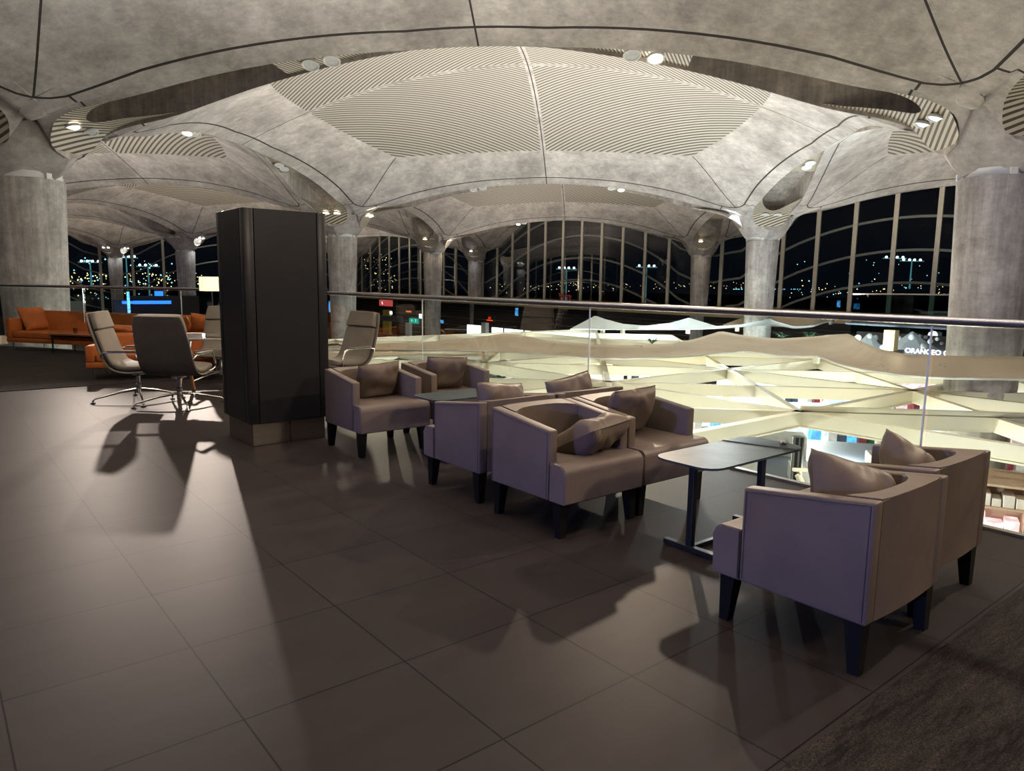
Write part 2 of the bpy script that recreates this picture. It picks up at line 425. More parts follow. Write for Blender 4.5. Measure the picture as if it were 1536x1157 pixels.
for (i, j) in bays:
    mw = Matrix.Translation(G(i, j)) @ GM; me_ = shell_me
    cs = [mw @ Vector((a*GA, b_*GA, 0)) for a in (0, 1) for b_ in (0, 1)]
    if max(c.x for c in cs) > FACX or max(c.y for c in cs) > FACY:
        bm = BM(); bm.from_mesh(shell_me); inv = mw.inverted()
        for co, no in ((Vector((FACX+.35, 0, 0)), Vector((1, 0, 0))), (Vector((0, FACY+.35, 0)), Vector((0, 1, 0)))):
            bmesh.ops.bisect_plane(bm, geom=bm.verts[:]+bm.edges[:]+bm.faces[:], plane_co=inv @ co, plane_no=(inv.to_3x3() @ no).normalized(), clear_outer=True)
        if not len(bm.faces): bm.free(); continue
        me_ = bpy.data.meshes.new('ceiling'); bm.to_mesh(me_); bm.free()
        for m_ in shell_me.materials: me_.materials.append(m_)
    o = bpy.data.objects.new('ceiling', me_); COL.objects.link(o)
    o.matrix_world = mw; tag(o, kind='structure')
# the roofs over the openings and their slatted soffits, one mesh per column line end
def make_recess():
    bm = BM(); uvl = bm.loops.layers.uv.new('bay')
    ss = [s*GA for s in SMP if S0-.01 <= s*GA <= S1+.01]
    def strip(pts, mi):
        for (a, b_) in zip(pts, pts[1:]):
            f = bm.faces.new([bm.verts.new(a[0]), bm.verts.new(b_[0]), bm.verts.new(b_[1]), bm.verts.new(a[1])]); f.material_index = mi
            for l in f.loops: l[uvl].uv = (l.vert.co.x+l.vert.co.y*.25, l.vert.co.y)
    zz = lambda s: sail(s, 0.0)
    strip([((s, -wid(s)-.05, zz(s)+1.15), (s, wid(s)+.05, zz(s)+1.15)) for s in ss], 0)
    lo = [s for s in ss if s <= 1.76]; soff = .16
    strip([((s, -wid(s), zz(s)+soff), (s, wid(s), zz(s)+soff)) for s in lo], 1)
    def wi(s):
        t = (s-1.75)/1.75
        return wid(s)*max(0, min(1, t))**.42*.94 if t < 1 else wid(s)
    mid = [1.75+1.75*(k/14)**1.6 for k in range(15)]
    strip([((s, wi(s), zz(s)+soff), (s, wid(s), zz(s)+soff)) for s in mid], 1)
    strip([((s, -wid(s), zz(s)+soff), (s, -wi(s), zz(s)+soff)) for s in mid], 1)
    # end slats towards mid span
    strip([((s, -wid(s), zz(s)+.10), (s, wid(s), zz(s)+.10)) for s in [6.5, 6.9, 7.3, 7.7, 8.1, 8.5, 9, 9.3, 9.6]], 1)
    me = bpy.data.meshes.new('ceiling_recess'); bm.to_mesh(me); bm.free()
    me.materials.append(M['recess_concrete']); me.materials.append(M['soffit_slats'])
    return me
rec_me = make_recess()
# columns: (i, j) grid nodes that stand in the hall
nodes = {}
for (i, j) in bays:
    for a, b_ in ((0, 0), (1, 0), (0, 1), (1, 1)):
        p = G(i+a, j+b_)
        if -16 < p.x < 52 and -12 < p.y < 101: nodes[(i+a, j+b_)] = p
DIRS = {'+1': (E1, E2), '-1': (-E1, -E2), '+2': (E2, -E1), '-2': (-E2, E1)}
for (i, j), p in nodes.items():
    for k, (d, s) in DIRS.items():
        c = p + d*4.5
        if c.x > FACX or c.y > FACY or c.y < -18 or c.x < -20: continue
        o = bpy.data.objects.new('ceiling_recess', rec_me); COL.objects.link(o)
        o.matrix_world = Matrix(((d.x, s.x, 0, p.x), (d.y, s.y, 0, p.y), (0, 0, 1, 0), (0, 0, 0, 1)))
        tag(o, kind='structure'); o.name = 'ceiling'
HALLZ = -5.6
def make_column():
    root = empty('concrete_column', (0, 0, 0))
    bm = BM(); prof = [(.60, HALLZ), (.64, -3), (.70, 0), (.76, 2), (.815, 3.70), (.80, 3.74)]
    lathe(bm, prof, 48); obj('shaft', bm, 'column_concrete', root, 30)
    bm = BM(); lathe(bm, [(.74, 3.74), (.74, 3.86), (.76, 3.90)], 48); obj('collar', bm, 'white_paint', root, 30)
    for a in (.3, 2.0, 3.7, 5.2):
        bm = BM(); box(bm, -.07, .07, -.05, .05, -.07, .07, .01); obj('junction_box', bm, 'white_paint', root, loc=(.77*math.cos(a), .77*math.sin(a), 3.80), rot=(0, 0, a+PI/2))
    return root
colp = make_column()
names = {(0, 0): 'broad concrete column behind the orange sofa at the far left', (0, 1): 'broad concrete column at the right edge beyond the railing',
         (1, 0): 'concrete column just right of the black pillar, behind the single swivel chair', (1, 1): 'pale concrete column in front of the tall windows on the right',
         (2, 0): 'concrete column left of the big arched window, in the middle distance', (2, 1): 'concrete column at the right end of the big arched window',
         (3, 0): 'far concrete column at the left end of the big arched window', (2, -1): 'concrete column seen above the swivel chairs, right of the two on the left',
         (3, -2): 'concrete column between the windows seen above the orange sofa', (4, -1): 'farthest concrete column, beside the brightly lit mullions',
         (3, -1): 'distant concrete column hidden behind the black pillar'}
vis = 0
first = True
for ij, p in nodes.items():
    if ij not in names and (p.y < -3 or p.x < -12): continue
    if ij not in names: continue
    o = colp if first else copy_tree(colp); first = False
    o.location = p; tag(o, names[ij], 'column')

# ------------------------------------------------------------------ ceiling lamps
LI = []
def spot(loc, tgt, power, col, size=150, rad=.12, blend=.6):
    ld = bpy.data.lights.new('lamp_light', 'SPOT'); ld.energy = power; ld.color = col; ld.spot_size = math.radians(size); ld.spot_blend = blend; ld.shadow_soft_size = rad; ld.specular_factor = 0
    o = bpy.data.objects.new('lamp_light', ld); COL.objects.link(o); o.location = loc
    o.rotation_euler = (Vector(tgt)-Vector(loc)).to_track_quat('-Z', 'Y').to_euler(); return o
def downlight(pos, nrm, on, label, group, warm=True):
    root = empty('ceiling_downlight', pos)
    s, t = basis(Vector(nrm)); q = Vector(nrm).to_track_quat('Z', 'Y').to_euler()
    bm = BM(); n = 20
    rings = []
    for r, z in ((.17, -.04), (.20, .0), (.20, .03), (.165, .03), (.15, .0)):
        rings.append([bm.verts.new((r*math.cos(2*PI*k/n), r*math.sin(2*PI*k/n), z)) for k in range(n)])
    for a, b_ in zip(rings, rings[1:]):
        for k in range(n): bm.faces.new((a[k], a[(k+1) % n], b_[(k+1) % n], b_[k]))
    obj('ring', bm, 'white_paint', root, 30, rot=q)
    bm = BM(); tube(bm, [(0, 0, -.02), (0, 0, .018)], .152, 20); obj('lens', bm, ('lamp_on' if warm else 'lamp_cool') if on else 'lamp_off', root, rot=q)
    tag(root, label, 'ceiling light', group)
    return root
UP = Vector((0, 0, 1))
# which (column, direction) ends are lit: (lamp A, lamp B)
lit = {((0, 0), '+2'): (1, 0), ((1, 0), '-1'): (1, 1), ((1, 0), '+2'): (1, 1), ((1, 1), '-2'): (1, 1), ((2, 0), '-1'): (1, 0), ((2, 0), '+2'): (1, 0),
       ((2, 1), '-1'): (1, 0), ((3, 0), '-1'): (1, 0), ((2, -1), '+2'): (1, 1), ((3, -2), '-1'): (1, 1), ((3, -2), '+2'): (1, 1), ((3, 0), '-2'): (1, 0)}
shown_ends = {((0, 0), '+2'): 'on the far left capital', ((0, 1), '-2'): 'in the recess of the right-hand capital', ((1, 0), '-1'): 'above the black pillar',
       ((1, 0), '+2'): 'right of the capital beside the black pillar', ((1, 1), '-1'): 'in the recess above the pale column on the right',
       ((1, 1), '-2'): 'on the left flank of the pale right-hand capital', ((2, 0), '-1'): 'on the capital left of the big window',
       ((2, 0), '+2'): 'right of the capital left of the big window', ((2, 1), '-1'): 'on the capital at the right end of the big window',
       ((3, 0), '-1'): 'on the farthest capital left of the big window', ((3, 0), '-2'): 'on the back of the farthest capital left of the big window', ((2, -1), '-1'): 'on the capital above the swivel chairs',
       ((2, -1), '+2'): 'beside the capital left of the black pillar', ((3, -2), '-1'): 'left of the far left capital', ((3, -2), '+2'): 'right of the far left capital'}
LAMPS = []
for (ij, k), where in shown_ends.items():
    d, s = DIRS[k]; p = G(*ij); on = lit.get((ij, k), (0, 0))
    for n_, sgn in enumerate((1, -1)):
        if ij in ((0, 1),): sgn = -sgn
        pos = p + d*1.52 + s*(sgn*.30); pos.z = sail(1.52, 0)+.13
        nrm = (d*.35 - UP).normalized()
        warm = ij in ((0, 0), (1, 0), (2, 0), (2, 1))
        st = 'glowing' if on[n_] else 'unlit'
        same = on[0] == on[1]
        downlight(pos, nrm, on[n_], ('one of two ' if same else '')+st+' round downlight '+where, 'downlights '+where, warm)
        if on[n_]: LAMPS.append((pos+nrm*.1, ij, k, warm))
# lamps toward mid span on the arch lines
midl = [((0, 0), '+2', (0, 0), 'on the left flank of the nearest arch'), ((0, 1), '-2', (1, 0), 'on the right flank of the nearest arch'),
        ((0, 0), '+1', (1, 0), 'on the arch at the upper left'), ((1, 1), '-2', (1, 0), 'on the right of the middle arch'), ((1, 0), '+2', (0, 0), 'on the left of the middle arch'),
        ((2, 0), '+2', (1, 0), 'on the left of the farthest arch'), ((1, 1), '-1', (0, 0), 'above the dark recess over the pale right column'), ((1, 0), '-1', (0, 0), 'above the recess over the black pillar')]
for ij, k, on, where in midl:
    d, s = DIRS[k]; p = G(*ij)
    for n_, sv in enumerate((7.25, 7.75)):
        pos = p + d*sv + s*0; pos.z = sail(sv, 0)+.02
        nrm = (-UP + Vector((-.4, -.5, 0))*(.6)).normalized()
        same = on[0] == on[1]
        downlight(pos, nrm, on[n_], ('one of two ' if same else '')+('glowing' if on[n_] else 'unlit')+' round downlight '+where, 'downlights '+where)
        if on[n_]: LAMPS.append((pos+nrm*.12, ij, k+'m', True))
WARM = (1, .80, .60); COOL = (.93, .95, 1)
for pos, ij, k, warm in LAMPS:
    tgt = pos+Vector((-.35, -.5, -1)); pw = 90; sz = 150; col = WARM if warm else COOL
    if (ij, k) == ((0, 0), '+1m'): pos = pos+Vector((0, 0, -.35)); pw = 5200; tgt = Vector((.55, 1.8, 0)); sz = 11; col = (1, .84, .72)
    elif (ij, k) == ((0, 1), '-2m'): pw = 3100; tgt = Vector((2.6, -1.0, 0)); sz = 95; col = (1, .80, .60)
    elif (ij, k) == ((0, 0), '+2'): pos = pos+Vector((0, 0, -.35)); pw = 1800; tgt = Vector((.1, 5.0, 0)); sz = 17; col = (1, .84, .72)
    elif ij == (1, 1) or (ij, k) == ((1, 0), '+2'): pw = 1500; tgt = Vector((19, 13, -.5)); sz = 90
    elif (ij, k) == ((1, 0), '-1'): pw = 700; tgt = Vector((14, 21, -.5)); sz = 90
    spot(pos, tgt, pw, col, sz, .10)
# the lamp of the next arch to the right, outside the photograph, lights the near chairs
dR, sR = DIRS['-1']; pR = G(0, 1)+dR*7.4; pR.z = sail(7.4, 0)+.02
downlight(pR, (Vector((-.4, .1, -1))).normalized(), 1, 'glowing round downlight on the arch to the right, above the railing', 'downlights on the arch to the right')
spot(pR+Vector((-.1, 0, -.15)), (2.5, -.8, 0), 2800, WARM, 95, .10)

# ------------------------------------------------------------------ facades
def facade(name, p0, p1, z0, step, first):
    """arched glazed wall from p0 to p1, mullions every step, transoms following the vault"""
    root = empty(name, p0); tag(root, kind='structure')
    p0 = Vector(p0); p1 = Vector(p1); d = (p1-p0).normalized(); Ln = (p1-p0).length; inv = Matrix.Translation(-p0)
    s = first; k = 0
    while s < Ln:
        p = p0+d*s; zt = sail_world(p)+.3
        bm = BM(); bar(bm, Vector((p.x, p.y, z0))-p0, Vector((p.x, p.y, zt))-p0, .30, .14, up=Vector((d.y, -d.x, 0)))
        if k < 98: obj('mullion', bm, 'mullion_metal', root)
        s += step; k += 1
    N_ = int(Ln/1.2)
    for t in range(4):
        bm = BM(); pts = []
        for a in range(N_+1):
            p = p0+d*(Ln*a/N_); z = sail_world(p)-1.0-2.15*t
            pts.append(Vector((p.x, p.y, max(z, z0+.02)))-p0)
        for a, c in zip(pts, pts[1:]):
            if a.z > z0+.03-p0.z or c.z > z0+.03-p0.z: bar(bm, a+UP*.08, c+UP*.08, .12, .16)
        if len(bm.verts): obj('transom', bm, 'mullion_metal', root)
        else: bm.free()
    bm = BM(); n = Vector((d.y, -d.x, 0))*-.10
    vs_ = [bm.verts.new(v-p0+n) for v in (Vector((p0.x, p0.y, z0)), Vector((p1.x, p1.y, z0)), Vector((p1.x, p1.y, 9.5)), Vector((p0.x, p0.y, 9.5)))]
    bm.faces.new(vs_); obj('pane', bm, 'window_glass', root)
    return root
FZ = -.22
dR, sR = DIRS['+2']; pR = G(-1, 0)+dR*7.4; pR = Vector((6.3, -8.2, 0)); pR.z = sail_world(pR)-.05
downlight(pR, -UP, 1, 'added unseen fill downlight in the vault behind the camera', 'added fill downlights behind the camera')
spot(pR+Vector((0, 0, -.15)), (3.0, -.6, .4), 1500, (1, .82, .62), 80, .45)  # added warm fill for the armchair backs, no known fixture
facade('window_1', (FACX, -8, 0), (FACX, FACY, 0), FZ, 2.705, 1.0)
facade('window_2', (FACX, FACY, 0), (-22, FACY, 0), FZ-3.0, 3.6, 1.2)
# ledge and fascia under the long window
bm = BM(); box(bm, 47.6, FACX+.4, -8, FACY, -.95, FZ, .02)
tag(obj('trim_2', bm, 'ledge_wood'), kind='structure')
bm = BM(); box(bm, 49.4, 49.7, -8, FACY, HALLZ, -.95); tag(obj('wall_east', bm, 'dark_wall'), kind='structure')
bm = BM(); box(bm, -25, FACX, FACY, FACY+.3, HALLZ, FZ-3.05); tag(obj('wall_north', bm, 'dark_wall'), kind='structure')
bm = BM(); box(bm, -60, 52, -20, 101, HALLZ-.3, HALLZ); tag(obj('floor', bm, 'hall_floor'), kind='structure')
# cable and rail lines on the dark wall
for k, (z, r) in enumerate(((-1.55, .03), (-1.85, .03), (-2.7, .025), (-3.6, .02), (-4.3, .02))):
    bm = BM(); tube(bm, [(49.3, 0, z), (49.3, 99, z)], r, 6); tag(obj('trim_%d' % (k+3), bm, 'steel_edge'), kind='structure')

# ------------------------------------------------------------------ outside
bm = BM(); box(bm, -400, 600, -300, 700, HALLZ-2, HALLZ-1.2); tag(obj('ground', bm, 'tarmac'), 'dark apron outside the windows', 'ground', kind='structure')
def mast(x, y, px, D, ytop, ybase, label):
    t = at_d(px, ytop, D); b_ = at_d(px, ybase, D)
    root = empty('floodlight_mast', (t.x, t.y, b_.z-6))
    bm = BM(); tube(bm, [(0, 0, 0), (0, 0, t.z-b_.z+6)], [.16*D/150, .10*D/150], 8); obj('pole', bm, 'mast_glow', root)
    h = t.z-b_.z+6; side = Vector((math.cos(YAW), -math.sin(YAW), 0))
    bm = BM(); bar(bm, side*(-.014*D)+UP*h, side*(.014*D)+UP*h, .4, .3); obj('crossbar', bm, 'mast_glow', root)
    for k in (-1, -.3, .3, 1):
        bm = BM(); c = side*(k*.010*D)+UP*(h+.2); bmesh.ops.create_icosphere(bm, subdivisions=1, radius=.0016*D, matrix=Matrix.Translation(c)); obj('floodlight', bm, 'star_white', root)
    tag(root, label, 'floodlight mast')
for a in [(0, 0, 189, 220, 386, 425, 'tall floodlight mast outside the left windows, left of two'), (0, 0, 222, 240, 399, 428, 'shorter floodlight mast outside the left windows, nearer the dark pillar'),
          (0, 0, 135, 260, 393, 404, 'far floodlight mast outside, behind the far left glazing'), (0, 0, 850, 200, 403, 441, 'floodlight mast outside the centre of the big arched window'),
          (0, 0, 970, 190, 400, 441, 'floodlight mast outside the right half of the big arched window'), (0, 0, 1342, 260, 387, 400, 'floodlight mast outside the right windows, left of two'),
          (0, 0, 1368, 260, 391, 404, 'floodlight mast outside the right windows, nearest the broad column')]: mast(*a)
bm = BM()
rnd = random.Random(3)
def dot(bm, px, py, D, r): bmesh.ops.create_icosphere(bm, subdivisions=1, radius=r*D/1088, matrix=Matrix.Translation(at_d(px, py, D)))
for _ in range(150): dot(bm, rnd.uniform(90, 310), 415+abs(rnd.gauss(0, 14))-6, 330, rnd.uniform(.35, .9))
for _ in range(60): dot(bm, rnd.uniform(540, 600), rnd.uniform(380, 436), 330, rnd.uniform(.3, .7))
for _ in range(110): dot(bm, rnd.uniform(730, 1120), 428+rnd.gauss(0, 3)+max(0, rnd.gauss(0, 4)), 330, rnd.uniform(.3, .6))
for _ in range(50): dot(bm, rnd.uniform(1180, 1455), 432+rnd.gauss(0, 7), 330, rnd.uniform(.3, .8))
tag(obj('city_lights', bm, 'star_amber'), 'scattered amber lights of the town at night beyond the windows', 'city lights', kind='stuff')
bm = BM()
for _ in range(60): dot(bm, rnd.uniform(90, 310), rnd.uniform(385, 450), 320, rnd.uniform(.5, 1.3))
for _ in range(45): dot(bm, rnd.uniform(1100, 1200), 434, 320, .55)
for _ in range(30): dot(bm, rnd.uniform(1180, 1455), rnd.uniform(380, 450), 320, rnd.uniform(.4, 1.0))
tag(obj('airfield_lights', bm, 'star_cyan'), 'scattered cool blue lights of the airfield beyond the windows', 'airfield lights', kind='stuff')

# ------------------------------------------------------------------ railing
def railing():
    root = empty('glass_railing', (RAILX, 0, 0))
    o0 = Vector((RAILX, 0, 0))
    def add(name, bm, mat, sm=False): obj(name, bm, mat, root, sm)
    pts = [p-o0+UP*1.235 for p in RP]
    # rounded bends
    path = [pts[0]]
    for a, b_, c in zip(pts, pts[1:], pts[2:]):
        da = (a-b_).normalized(); dc = (c-b_).normalized()
        for k in range(5):
            t = k/4; path.append((b_+da*.25).lerp(b_, t).lerp(b_.lerp(b_+dc*.25, t), t))
    path.append(pts[-1])
    bm = BM(); tube(bm, path, .027, 16); add('handrail', bm, 'rail_steel', 40)
    ys = [-6.4, -3.4, -.39, 2.61, 5.56, 8.5]
    segs = []
    ys2 = [-9]+ys+[9.6]
    for a, b_ in zip(ys2, ys2[1:]): segs.append((Vector((0, a+.012, 0)), Vector((0, b_-.012, 0))))
    for p, q in ((pts[1], pts[2]), (pts[2], pts[3])):
        n = 3 if p is pts[1] else 4
        for k in range(n):
            a = p.lerp(q, k/n+.003); b_ = p.lerp(q, (k+1)/n-.003); segs.append((Vector((a.x, a.y, 0)), Vector((b_.x, b_.y, 0))))
    for a, b_ in segs:
        d = (b_-a).normalized(); n_ = Vector((d.y, -d.x, 0))*.008
        bm = BM(); vs_ = [bm.verts.new(v) for v in (a-n_, b_-n_, b_+n_, a+n_)]
        f = bm.faces.new(vs_); r = bmesh.ops.extrude_face_region(bm, geom=[f]);
        for v in [g for g in r['geom'] if isinstance(g, bmesh.types.BMVert)]: v.co.z += 1.20
        for v in vs_: v.co.z = -.1
        add('glass_panel', bm, 'clear_glass')
    # joints between the panes catch the light
    for a, b_ in segs[1:]:
        bm = BM(); bar(bm, Vector((a.x, a.y, .01)), Vector((a.x, a.y, 1.2)), .009, .012, up=Vector((1, 0, 0))); add('pane_joint', bm, 'joint_seal')
    tag(root, 'frameless glass railing with dark steel handrail along the edge of the lounge floor', 'railing')
railing()
# second balustrade far on the right, before the windows
root = empty('glass_railing', (42, 14, 0)); a = at_x(1280, 441, 42); b_ = at_x(1458, 443, 42); o0 = Vector((42, 14, 0))
bm = BM(); tube(bm, [a-o0, b_-o0], .05, 8); obj('handrail', bm, 'chrome', root)
bm = BM(); bar(bm, a-o0, b_-o0, .03, 2.3); obj('glass_panel', bm, 'teal_reflect_pane', root)
tag(root, 'distant glass balustrade before the right-hand windows, teal reflection put into its tint', 'railing')

# ------------------------------------------------------------------ black pillar
root = empty('clad_pillar', (2.36, 4.2, 0))
x0, x1, y0, y1 = -.33, .33, -.305, .305
bm = BM(); box(bm, x0, x1, y0, y1, 0, .2, .004); obj('plinth', bm, 'plinth_steel', root)
bm = BM(); box(bm, -.006, .006, y0-.003, y0+.003, .003, .199); obj('plinth_joint', bm, 'seam_dark', root)
x0 -= .035; x1 += .035; y0 -= .035; y1 += .035; cw = .085; g = .006
bm = BM(); box(bm, x0+.02, x1-.02, y0+.02, y1-.02, .195, 1.995); obj('core', bm, 'black_metal', root)
for sx in (-1, 1):
    for sy in (-1, 1):
        xa = x0 if sx < 0 else x1-cw; ya = y0 if sy < 0 else y1-cw
        bm = BM(); box(bm, xa, xa+cw, ya, ya+cw, .2, 2.01, .006); obj('corner_post', bm, 'pillar_black', root, 40)
for (a0, a1, b0, b1) in ((x0+cw+g, x1-cw-g, y0, y0+.03), (x0+cw+g, x1-cw-g, y1-.03, y1), (x0, x0+.03, y0+cw+g, y1-cw-g), (x1-.03, x1, y0+cw+g, y1-cw-g)):
    bm = BM(); box(bm, a0, a1, b0, b1, .2, 2.01, .003); obj('panel', bm, 'pillar_black', root)
bm = BM(); box(bm, x0+.03, x1-.03, y0+.03, y1-.03, 1.99, 2.008); obj('top_cap', bm, 'pillar_black', root)
tag(root, 'square black clad pillar on a brushed metal plinth standing on the tiles', 'pillar')

# ------------------------------------------------------------------ armchairs
def rounded_block(bm, x0, x1, y0, y1, z0, z1f, z1b, bev):
    """block whose top slopes from z1f at y0 to z1b at y1"""
    vs_ = box(bm, x0, x1, y0, y1, z0, z1f)
    for v in vs_:
        if v.co.z > (z0+z1f)/2: v.co.z = z1f if v.co.y < (y0+y1)/2 else z1b
    es = list({e for v in vs_ for e in v.link_edges})
    bmesh.ops.bevel(bm, geom=es, offset=bev, segments=3, affect='EDGES', profile=.5)
HB, HF, ZB = .672, .608, .205
def make_armchair():
    root = empty('armchair', (0, 0, 0))
    for sx in (-1, 1):
        bm = BM(); a, b_ = (.262, .328) if sx > 0 else (-.328, -.262)
        rounded_block(bm, a, b_, -.195, .335, ZB, HF, HB, .010)
        arm = obj('arm', bm, 'taupe_leather', root, 40)
        # piping: a thin dark seam round the outer face
        xo = sx*.3285; xi = sx*.322
        bm = BM(); tube(bm, [(xo, -.180, ZB+.015), (xo, -.180, HF-.014), (xo, .320, HB-.014), (xo, .320, ZB+.015)], .0024, 6, False); obj('piping', bm, 'seam_dark', arm)
    # back with an inner curve that runs into the arms
    bm = BM(); n = 16; ring = []
    inner = []
    for k in range(n+1):
        t = k/n; x = -.262+.524*t; yy = .335-.075-.085*(abs(2*t-1)**3.2); inner.append((x, yy))
    outer = [(.262-.524*k/8, .333+.010*math.sin(PI*k/8)) for k in range(9)]
    poly = inner+outer
    tops = []
    def zt(y): return HF+(HB-HF)*(y+.195)/.53+.002
    a = [bm.verts.new((x, y, ZB+.003)) for x, y in poly]; c = [bm.verts.new((x, y, zt(y))) for x, y in poly]; m_ = len(poly)
    for k in range(m_): bm.faces.new((a[k], a[(k+1) % m_], c[(k+1) % m_], c[k]))
    bm.faces.new(a[::-1]); bm.faces.new(c)
    es = [e for e in bm.edges if e.verts[0] in c and e.verts[1] in c]
    bmesh.ops.bevel(bm, geom=es, offset=.008, segments=2, affect='EDGES')
    obj('backrest', bm, 'taupe_leather', root, 40)
    bm = BM()
    vs_ = box(bm, -.262, .262, -.2, .27, ZB+.005, .40); obj('seat_base', bm, 'taupe_leather', root)
    bm = BM()
    prof = [(-.198, ZB), (-.322, ZB), (-.330, ZB+.008)]+[(-.330+.048*(1-math.cos(a*PI/12)), .377+.048*math.sin(a*PI/12)) for a in range(7)]+[(-.198, .425)]
    def extr(prof, w):
        L0 = [bm.verts.new((-w, y, z)) for y, z in prof]; L1 = [bm.verts.new((w, y, z)) for y, z in prof]; n = len(prof)
        for k in range(n): bm.faces.new((L0[k], L1[k], L1[(k+1) % n], L0[(k+1) % n]))
        c0 = bm.faces.new(L0); c1 = bm.faces.new(L1[::-1])
        bmesh.ops.bevel(bm, geom=list(c0.edges)+list(c1.edges), offset=.007, segments=2, affect='EDGES')
    extr(prof, .328)
    box(bm, -.258, .258, -.24, .25, .40, .4252)
    seat = obj('seat', bm, 'taupe_leather', root, 40)
    bm = BM()
    for sx in (-1, 1): tube(bm, [(sx*.329, -.199, ZB+.01), (sx*.329, -.199, .42)], .0028, 6, False)
    obj('seam', bm, 'seam_dark', seat)
    for sx, sy in ((-1, -1), (1, -1), (1, 1), (-1, 1)):
        bm = BM(); yt = -.255 if sy < 0 else .285; xt = sx*.285
        top = [(xt-.034, yt-.034), (xt+.034, yt-.034), (xt+.034, yt+.034), (xt-.034, yt+.034)]
        xb = sx*.292; yb = -.225 if sy < 0 else .305
        yb = yt+sy*.012
        bot = [(xb-.021, yb-.021), (xb+.021, yb-.021), (xb+.021, yb+.021), (xb-.021, yb+.021)]
        a = [bm.verts.new((x, y, ZB+.002)) for x, y in top]; c = [bm.verts.new((x, y, 0)) for x, y in bot]
        for k in range(4): bm.faces.new((c[k], c[(k+1) % 4], a[(k+1) % 4], a[k]))
        bm.faces.new(a); bm.faces.new(c[::-1])
        obj('leg', bm, 'black_wood', root)
    return root
def cushion_mesh(w, h, th, seed, pinch=.0):
    bm = BM(); n = 26; top = []; bot = []
    rnd = random.Random(seed); off = Vector((seed*7.1, seed*3.3, 0))
    def sh(u, v, s):
        eu = 1-.10*(1-abs(v)**2)*0; fx = w/2*u*(1-.07*(1-v*v)*abs(u)**3*0-.05*(1-abs(v))*abs(u)); fy = h/2*v*(1-.05*(1-abs(u))*abs(v))
        k = max(0, (1-u**4))**.5*max(0, (1-v**4))**.5
        z = s*th/2*k
        nz = noise.noise(Vector((u*1.3, v*1.3, s*.6))+off)
        # folds fanning from a point on the top edge
        ang = math.atan2(v-1.25, u-.3*math.sin(seed)); fold = math.sin(ang*9+seed)*math.exp(-((v-.5)**2)*1.2)
        z += k*(nz*.032+fold*.0055)
        z += -pinch*math.exp(-((u-.1)**2)*14)*max(0, v)**1.5*s*.5
        return Vector((fx, fy+nz*.008, z))
    for s, L_ in ((1, top), (-1, bot)):
        for a in range(n+1):
            L_.append([bm.verts.new(sh(-1+2*a/n, -1+2*c/n, s)) for c in range(n+1)])
    for a in range(n):
        for c in range(n):
            bm.faces.new((top[a][c], top[a+1][c], top[a+1][c+1], top[a][c+1])); bm.faces.new((bot[a][c], bot[a][c+1], bot[a+1][c+1], bot[a+1][c]))
    bmesh.ops.remove_doubles(bm, verts=bm.verts, dist=.0012)
    return bm
def cushion(loc, rot, seed, label, mat='cushion_leather', w=.44, h=.34, th=.15, pinch=.0, group=None, cat='cushion'):
    """cushion standing on its lower edge; local y is its height, z its thickness"""
    root = empty('cushion', loc); root.rotation_euler = rot
    c = obj('cover', cushion_mesh(w, h, th, seed, pinch), mat, root, 60)
    bm = BM(); e = []
    n = 24
    for k in range(n+1):
        u = -1+2*k/n; e.append((w/2*u*(.999), h/2*(1-.05*(1-abs(u))), noise.noise(Vector((u*1.3, 1.3, .6))+Vector((seed*7.1, seed*3.3, 0)))*0+.001))
    tube(bm, e, .0026, 6, False); obj('piping', bm, 'seam_dark' if mat != 'orange_leather' else 'brown_wood', root)
    tag(root, label, cat, group)
    return root
chair0 = make_armchair()
used = [False]
def put(o, x, y, rz, label, group):
    c = o[0] if not o[1] else copy_tree(o[0]); o[1] = True
    c.location = (x, y, 0); c.rotation_euler = (0, 0, rz); tag(c, label, 'armchair', group); return c
CH = [chair0, False]; GR = 'taupe leather armchairs in pairs along the railing'
put(CH, 2.885, 3.262, 0, 'taupe leather armchair beside the black pillar, facing the camera', GR)
put(CH, 3.70, 3.36, 0, 'taupe leather armchair against the railing behind the far small table', GR)
put(CH, 2.925, 1.735, PI, 'taupe armchair turned away, back to back with the lone diagonal cushion chair', GR)
put(CH, 3.615, 1.735, PI, 'taupe armchair turned away beside the railing, only its back top showing', GR)
put(CH, 2.900, .905, 0, 'taupe leather armchair at the front of the middle group, cushion fallen sideways', GR)
put(CH, 3.575, .915, 0, 'taupe leather armchair by the railing in the middle group, cushion upright', GR)
put(CH, 2.792, -.80, PI, 'nearest taupe leather armchair seen from behind, left of the front pair', GR)
put(CH, 3.475, -.735, PI, 'taupe leather armchair seen from behind, nearest the railing at right', GR)
GC = 'leather cushions on the armchairs'
X90 = math.radians(90)
def cr(tilt, rz, roll=0):
    return (Matrix.Rotation(rz, 3, 'Z') @ Matrix.Rotation(math.radians(90-tilt), 3, 'X') @ Matrix.Rotation(math.radians(roll), 3, 'Z')).to_euler()
cushion((2.93, 3.35, .575), cr(-18, math.radians(6), 2), 1, 'brown leather cushion upright on the armchair beside the black pillar', w=.42, h=.32, group=GC)
cushion((3.70, 3.44, .575), cr(-18, math.radians(-8), -3), 2, 'brown leather cushion upright on the armchair behind the far table', w=.42, h=.33, group=GC)
cushion((2.95, 1.62, .590), cr(-14, PI+.1, 7), 23, 'brown cushion peeking over the back of the turned away left chair', w=.42, h=.32, group=GC)
cushion((3.62, 1.62, .590), cr(-14, PI-.1, -9), 29, 'brown cushion with a raised corner peeking over the chair back by the railing', w=.42, h=.32, group=GC)
